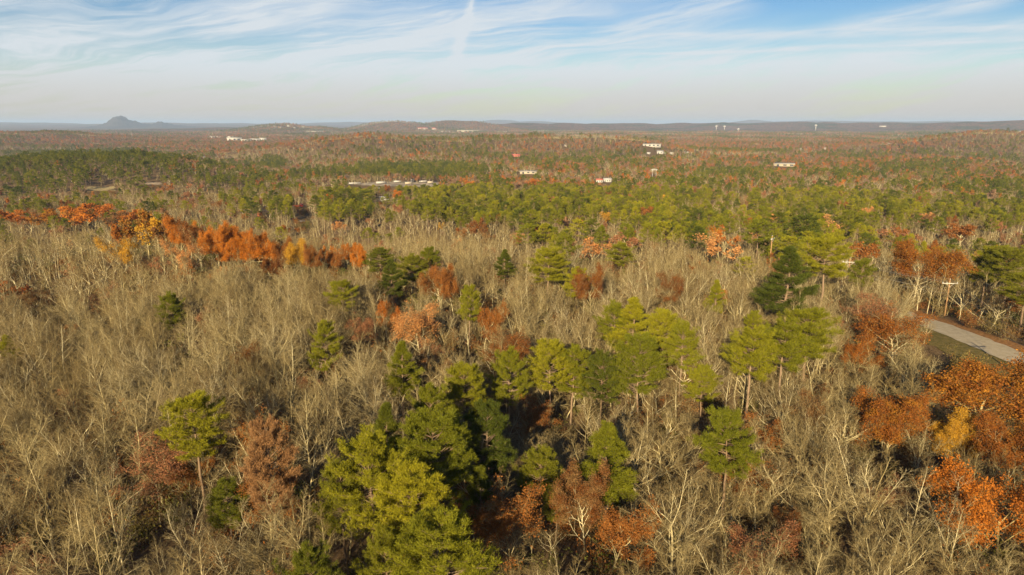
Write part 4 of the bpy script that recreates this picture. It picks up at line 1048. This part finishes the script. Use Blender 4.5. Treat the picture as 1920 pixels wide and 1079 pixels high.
# ------------------------------------------------------------------ buildings
m_white = plain('white_wall_paint', (.42, .39, .33), .7, .06, .1); m_cream = plain('cream_wall', (.38, .32, .22), .8, .08, .1)
m_roofw = plain('pale_metal_roof', (.36, .345, .31), .5, .08, .1); m_roofg = plain('grey_shingle_roof', (.20, .19, .18), .9, .12, .2)
m_roofr = plain('red_roof', (.40, .12, .08), .8, .12, .2); m_brick = plain('red_brick_wall', (.36, .13, .08), .9, .1, .3)
m_dark = plain('dark_window_glass', (.04, .05, .06), .2, .05, .5, .6); m_red = plain('red_machine_paint', (.62, .03, .02), .45, .08, .4, .4)
m_tan = plain('bare_tan_soil', (.42, .31, .19), 1, .2, .15, 0); m_gravel = plain('pale_gravel', (.33, .27, .19), 1, .45, .12, 0); m_field = plain('dry_grass_field', (.38, .29, .13), 1, .18, .12, 0)
def building(name, px0, px1, pyb, pyt, wall, roof, label, cat, gable=True, group=None, dark=3, deep=.5, rz=None):
    Pc, tc2 = hit((px0 + px1) / 2, pyb, 0); w = (px1 - px0) * tc2 / FX; hgt = max(2.6, (pyb - pyt) * tc2 / FX)
    az = math.atan2(Pc[0], Pc[1]); t = empty(name, (Pc[0], Pc[1], g1(Pc[0], Pc[1])), -az if rz is None else rz); tag(t, label, cat, group)
    d = max(6.0, w * deep) if w < 60 else w * .35
    wh = hgt * (.62 if gable else .9)
    link('wall', Geo().box(-w / 2, w / 2, 0, d, -2.5, wh).mesh('wall', [wall]), t)
    e = .25 + w * .02
    if gable:
        v = [(-w / 2 - e, -e, wh + .003), (w / 2 + e, -e, wh + .003), (w / 2 + e, d + e, wh + .003), (-w / 2 - e, d + e, wh + .003), (-w / 2 - e, d / 2, hgt), (w / 2 + e, d / 2, hgt)]
        ro = Geo().add(v, t=[(0, 4, 3), (1, 2, 5)], q=[(0, 1, 5, 4), (2, 3, 4, 5), (0, 3, 2, 1)])
    else:
        ro = Geo().box(-w / 2 - e, w / 2 + e, -e, d + e, wh + .003, hgt)
    link('roof', ro.mesh('roof', [roof]), t)
    if dark:
        ww = w / (dark * 2 + 1)
        for k in range(dark):
            x0 = -w / 2 + ww * (2 * k + 1)
            link('window' if k else 'door', Geo().box(x0, x0 + ww * (1 if k else .7), -.06, -.003, wh * (.35 if k else 0), wh * .75).mesh('opening', [m_dark]), t)
    return t
B = building
for i_, (a, b, c, d_) in enumerate([(428, 452, 266, 259), (453, 470, 267, 262), (470, 486, 267, 261), (487, 499, 266, 259.5)]):
    B('warehouse', a, b, c, d_, m_white, m_roofw, ['long white warehouse at the left of the pale cluster on the plain', 'low white warehouse second in the pale cluster on the plain', 'flat white warehouse third in the pale cluster', 'tall cream warehouse at the right end of the pale cluster'][i_], 'warehouse', False, dark=3)
for i_, (a, b, c, d_) in enumerate([(394, 402, 259, 256), (407, 414, 259, 256.5), (418, 425, 258, 255), (428, 440, 258.5, 256)]):
    B('shed', a, b, c, d_, m_white, m_roofw, ['tiny white shed leftmost behind the pale warehouse cluster', 'second tiny white shed behind the pale warehouse cluster', 'third tiny white shed behind the pale warehouse cluster', 'wider white shed behind the pale warehouse cluster'][i_], 'shed', False, dark=0)
for i_, (a, b, c, d_) in enumerate([(538, 543, 259, 256), (544, 548, 258.5, 255.5), (549, 553, 258.5, 255.6)]):
    B('house', a, b, c, d_, m_white, m_roofw, ['left of three small white houses below the wooded hill', 'middle of three small white houses below the wooded hill', 'right of three small white houses below the wooded hill'][i_], 'house', dark=0)
B('warehouse', 259, 280, 261, 258, m_white, m_roofw, 'long low white building below the blue mountain', 'warehouse', False); B('warehouse', 286, 299, 260.5, 257.5, m_cream, m_roofw, 'short cream building right of the long low one below the mountain', 'warehouse', False)
for i_, (a, b, c, d_) in enumerate([(499, 503, 238.6, 236.6), (513, 518, 238, 235.6), (523, 527, 240, 238), (539, 544, 237.5, 235.2), (550, 554, 241, 239), (566, 571, 239.5, 237.6)]):
    B('house', a, b, c, d_, m_white, m_roofw, ['leftmost pale house on the hill near the skyline', 'pale house high on the hill near the skyline', 'pale house below the hill crest', 'pale house on the right of the hill crest', 'pale house lower on the right of the hill', 'last pale house at the right foot of the hill'][i_], 'house', dark=0)
B('warehouse', 561, 606, 247.4, 245.8, m_white, m_roofw, 'very long thin white building behind the small white houses', 'warehouse', False, dark=0)
B('institution_building', 784, 802, 243.4, 239.6, m_white, m_roofr, 'long white building with red roof on the far hillside', 'building', dark=3); B('institution_building', 810, 818, 244.4, 240, m_white, m_roofr, 'shorter white building with red roof on the far hillside', 'building', dark=0)
B('warehouse', 825, 844, 248.6, 246.4, m_white, m_roofw, 'low white warehouse left of the huge one', 'warehouse', False, dark=0); B('warehouse', 858, 897, 249.4, 244.6, m_cream, m_roofw, 'huge cream warehouse behind the wooded central hill', 'warehouse', False, dark=4)
B('warehouse', 898, 905, 248.6, 245.8, m_white, m_roofw, 'narrow white block at the end of the huge warehouse', 'warehouse', False, dark=0); B('warehouse', 907, 916, 249, 247.2, m_white, m_roofr, 'pale red-roofed shed right of the huge warehouse', 'warehouse', False, dark=0); B('warehouse', 930, 950, 249.4, 246.6, m_cream, m_roofw, 'low cream shed farther right of the huge warehouse', 'warehouse', False, dark=0)
B('warehouse', 993, 1029, 247.6, 245, m_white, m_roofw, 'long white warehouse on the horizon right of the central hill', 'warehouse', False, dark=0); B('warehouse', 1106, 1132, 248.4, 246.4, m_white, m_roofw, 'flat white warehouse on the far plain near the middle', 'warehouse', False, dark=0)
B('school_building', 960, 975, 294.5, 289.5, m_brick, m_roofr, 'red brick building among woods beyond the pine stand', 'building', dark=4)
B('warehouse', 975, 1006, 326.5, 321.5, m_cream, m_roofw, 'cream building partly hidden by pines at the middle distance', 'building', False, dark=3)
B('house', 1118, 1130, 342.5, 335.5, m_white, m_roofr, 'white house with faded red roof behind the pine belt', 'house'); B('house', 1132, 1146, 342, 334.5, m_white, m_roofw, 'white house with pale roof behind the pine belt', 'house')
B('warehouse', 1206, 1238, 275.5, 270.5, m_white, m_roofw, 'long pale flat-roofed building above the other white ones', 'building', False, dark=4)
for i_, (a, b, c, d_) in enumerate([(1213, 1219, 289.5, 286), (1232, 1243, 289, 283), (1243, 1248, 289, 286), (1256, 1262, 290, 286), (1283, 1291, 289, 285)]):
    B('house', a, b, c, d_, m_white, m_roofw, ['small white house left below the pale flat building', 'large white house below the pale flat building', 'little white annex right of the large white house', 'small white house with dark trees behind it', 'white house alone at the right of the group'][i_], 'house', dark=2)
B('warehouse', 1453, 1490, 313, 307.5, m_cream, m_roofw, 'cream warehouse between pines at the right middle distance', 'building', False, dark=3)
for i_, (a, b, c, d_) in enumerate([(374, 378, 295.5, 292.5), (381, 386, 297, 293.5), (1058, 1063, 275, 272), (1650, 1660, 232.2+6, 236.4), (1500, 1506, 281.5, 278.5), (1512, 1518, 281, 277.6), (1540, 1548, 281, 277.5), (1900, 1910, 251, 247), (1880, 1888, 251, 248.4), (1655, 1668, 271, 268)]):
    B('house', a, b, c, d_, m_white, m_roofw, ['tiny white house left of the golden tree on the plain', 'tiny white house below the golden tree on the plain', 'tiny white house left of the central pale buildings', 'pale house on the far right horizon', 'tiny pink-white house on the right plain', 'second tiny white house on the right plain', 'tiny house with tan roof on the right plain', 'pale house with long roof on the right hill', 'small tan house on the right hill', 'low tan house on the right plain'][i_], 'house', dark=0)
# water towers and masts
def tower(px, pyb, pyt, label):
    Pc, tc2 = hit(px, pyb, 0); H = (pyb - pyt) * tc2 / FX; t = empty('water_tower', (Pc[0], Pc[1], g1(Pc[0], Pc[1])), 0); tag(t, label, 'water tower')
    rb = 2.3 * tc2 / FX; link('stem', Geo().tube([(0, 0, -2), (0, 0, H * .75)], rb * .28, 8).mesh('stem', [m_white], True), t)
    a = np.linspace(-1.4, 1.4, 8); link('tank', Geo().tube([(0, 0, H * .82 + math.sin(q_) * rb * .7) for q_ in a], [max(.1, math.cos(q_) * rb) for q_ in a], 14).mesh('tank', [m_white], True), t)
tower(1343, 244, 236.5, 'left white water tower on the far plain'); tower(1358, 244, 237, 'white water tower right of the left one on the far plain'); tower(1384, 248, 242, 'low white water tower right of the pair'); tower(1529, 245, 235, 'white water tower by itself at the right horizon')
def mast(px, pyb, pyt, label):
    Pc, tc2 = hit(px, pyb, 0); H = (pyb - pyt) * tc2 / FX; t = empty('radio_mast', (Pc[0], Pc[1], g1(Pc[0], Pc[1])), 0); tag(t, label, 'radio mast')
    r_ = .3 * tc2 / FX; b = Geo()
    for k in range(3):
        a = k * 2.094; b.tube([(r_ * math.cos(a), r_ * math.sin(a), -1), (r_ * .4 * math.cos(a), r_ * .4 * math.sin(a), H)], r_ * .22, 4)
    link('lattice_legs', b.mesh('lattice_legs', [m_white]), t)
    b = Geo()
    for k in range(10):
        z0 = H * k / 10; f = r_ * (1 - .6 * k / 10)
        for s in range(3):
            a0, a1 = s * 2.094, (s + 1) * 2.094; b.tube([(f * math.cos(a0), f * math.sin(a0), z0), (f * math.cos(a1), f * math.sin(a1), z0 + H / 10)], r_ * .12, 3)
    link('bracing', b.mesh('bracing', [m_white]), t)
mast(248, 263, 250, 'pale radio mast below the blue mountain'); mast(1547.5, 256, 246, 'red and white radio mast right of the lone water tower'); mast(1028, 236, 228, 'thin radio mast on the horizon near the middle'); mast(483, 262, 245, 'thin radio mast above the pale warehouse cluster')

# clearings
def patch(name, pts, mat, lift=.25, n=10):
    """a drawn area of ground, its outline given by places of the photograph"""
    W_ = [hit(px, py, 0)[0] for px, py in pts]; V_ = []; q_ = []
    A_, B_, C_, D_ = W_
    for i in range(n + 1):
        for j in range(n + 1):
            u_, v_ = i / n, j / n
            p = (A_ * (1 - u_) + B_ * u_) * (1 - v_) + (D_ * (1 - u_) + C_ * u_) * v_
            ed = 1.5 * math.sin(i * 2.3 + j * 1.7)
            V_.append((p[0] + ed, p[1] + ed, g1(p[0] + ed, p[1] + ed) + lift))
    q_ = [(i * (n + 1) + j, (i + 1) * (n + 1) + j, (i + 1) * (n + 1) + j + 1, i * (n + 1) + j + 1) for i in range(n) for j in range(n)]
    tag(link(name, np_mesh(name, V_, None, q_, True, [mat])), kind='structure')
patch('gravel_lot', [(650, 346.5), (832, 343), (815, 351), (700, 350)], m_gravel); patch('bare_clearing', [(490, 397), (500, 391), (548, 388), (578, 396)], m_tan)
patch('field', [(158, 357), (165, 350.5), (214, 350), (216, 359)], m_field); patch('field', [(270, 348), (275, 342.5), (300, 342.5), (302, 347)], m_tan)
patch('bare_clearing', [(692, 381), (698, 374), (730, 373), (736, 381)], m_field)
# things standing in the lot and the clearing
def trailer(px0, px1, pyb, pyt, label, mat=None, name='trailer', cat='trailer'):
    Pc, tc2 = hit((px0 + px1) / 2, pyb, 0); w = (px1 - px0) * tc2 / FX; h = max(1.6, (pyb - pyt) * tc2 / FX); mat = mat or m_white
    az = math.atan2(Pc[0], Pc[1]); t = empty(name, (Pc[0], Pc[1], g1(Pc[0], Pc[1]) + .3), -az + .1); tag(t, label, cat)
    link('body', Geo().box(-w / 2, w / 2, 0, 2.6, .6, .6 + h).mesh('body', [mat]), t)
    for s in (-.35, .3):
        link('wheel', Geo().tube([(w * s, .02, .45), (w * s, .35, .45)], .45, 10).mesh('wheel', [m_dark]), t)
    link('roof', Geo().box(-w / 2 - .05, w / 2 + .05, -.05, 2.65, .603 + h, .7 + h).mesh('roof', [m_roofw]), t)
for i_, (a, b, c, d_) in enumerate([(655, 676, 347, 344.3), (706, 722, 346, 342.6), (738, 752, 343.6, 340.8), (760, 772, 347, 343.4), (770, 776, 343, 338.4), (786, 800, 343.4, 340.6), (802, 812, 345.6, 342)]):
    trailer(a, b, c, d_, ['white trailer at the left end of the gravel lot', 'white trailer in the left middle of the gravel lot', 'white trailer right of the middle of the gravel lot', 'cream trailer in front on the gravel lot', 'tall white container at the back of the gravel lot', 'long pale trailer on the right of the gravel lot', 'last pale trailer on the right end of the gravel lot'][i_], m_cream if i_ in (3, 6) else None)
trailer(699, 712, 356.5, 354, 'white trailer in front of the gravel lot among brush'); trailer(712, 725, 375, 373, 'upper of two white trailers parked below the gravel lot'); trailer(711, 729, 379.6, 377.6, 'lower of two white trailers parked below the gravel lot'); trailer(484, 492, 409, 400, 'orange-brown container left of the clearing', plain('rusty_orange_paint', (.45, .14, .05), .7), 'container', 'container')
trailer(498, 520, 395, 391, 'long orange-brown shed roofed in tan beside the clearing', plain('tan_wood', (.45, .24, .10), .8), 'shed', 'shed')
# red loader
Pc, tc2 = hit(560, 391, 0); t = empty('red_loader', (Pc[0], Pc[1], g1(Pc[0], Pc[1]) + .2), -math.atan2(Pc[0], Pc[1]) + .2); tag(t, 'bright red machine with long boom beside the pines at the clearing', 'loader')
k_ = tc2 / FX
link('body', Geo().box(-3.5 * k_, 4 * k_, 0, 3, 1.0, 1.0 + 2.2 * k_).mesh('body', [m_red]), t)
link('boom', Geo().tube([(-2 * k_, 1.5, 2.4 * k_), (-7 * k_, 1.2, 5.2 * k_), (-10 * k_, 1, 3.6 * k_)], .5 * k_, 6).mesh('boom', [m_red]), t)
link('cab', Geo().box(4.2 * k_, 8.5 * k_, .2, 2.8, .9, 1.0 + 4.6 * k_).mesh('cab', [m_red]), t)
link('cab_window', Geo().box(4.7 * k_, 8.0 * k_, .12, .197, 1 + 2.4 * k_, 1 + 4.0 * k_).mesh('cab_window', [m_dark]), t)
for s in (-2.5, 1.5, 6.5): link('wheel', Geo().tube([(s * k_, -.3, 1.1 * k_), (s * k_, .35, 1.1 * k_)], 1.1 * k_, 12).mesh('wheel', [m_dark]), t)
# white boat hull under a cover, seen beside the trees
Pc, tc2 = hit(567, 418, 0); t = empty('covered_boat', (Pc[0], Pc[1], g1(Pc[0], Pc[1]) + .2), .5); tag(t, 'white covered boat among bare trees below the red machine', 'boat'); k_ = tc2 / FX
v = [(-6 * k_, 0, .4), (-5 * k_, -1.6, 1.0), (-5 * k_, 1.6, 1.0), (5 * k_, -1.8, .8), (5 * k_, 1.8, .8), (5 * k_, 0, .3), (-5 * k_, 0, 2.2 * k_), (4 * k_, 0, 3.4 * k_)]
link('hull', Geo().add(v[:6], t=[(0, 1, 2), (0, 5, 1), (0, 2, 5), (1, 5, 3), (2, 4, 5), (3, 5, 4)], q=[(1, 3, 4, 2)]).mesh('hull', [m_white]), t)
link('cover', Geo().add([v[1], v[2], v[3], v[4], v[6], v[7]], t=[(0, 4, 1), (2, 3, 5)], q=[(0, 2, 5, 4), (1, 4, 5, 3)]).mesh('cover', [m_roofw]), t)
print('objects', len(scene.objects), 'tris', sum(len(m.loops) - 2 * len(m.polygons) for m in bpy.data.meshes))
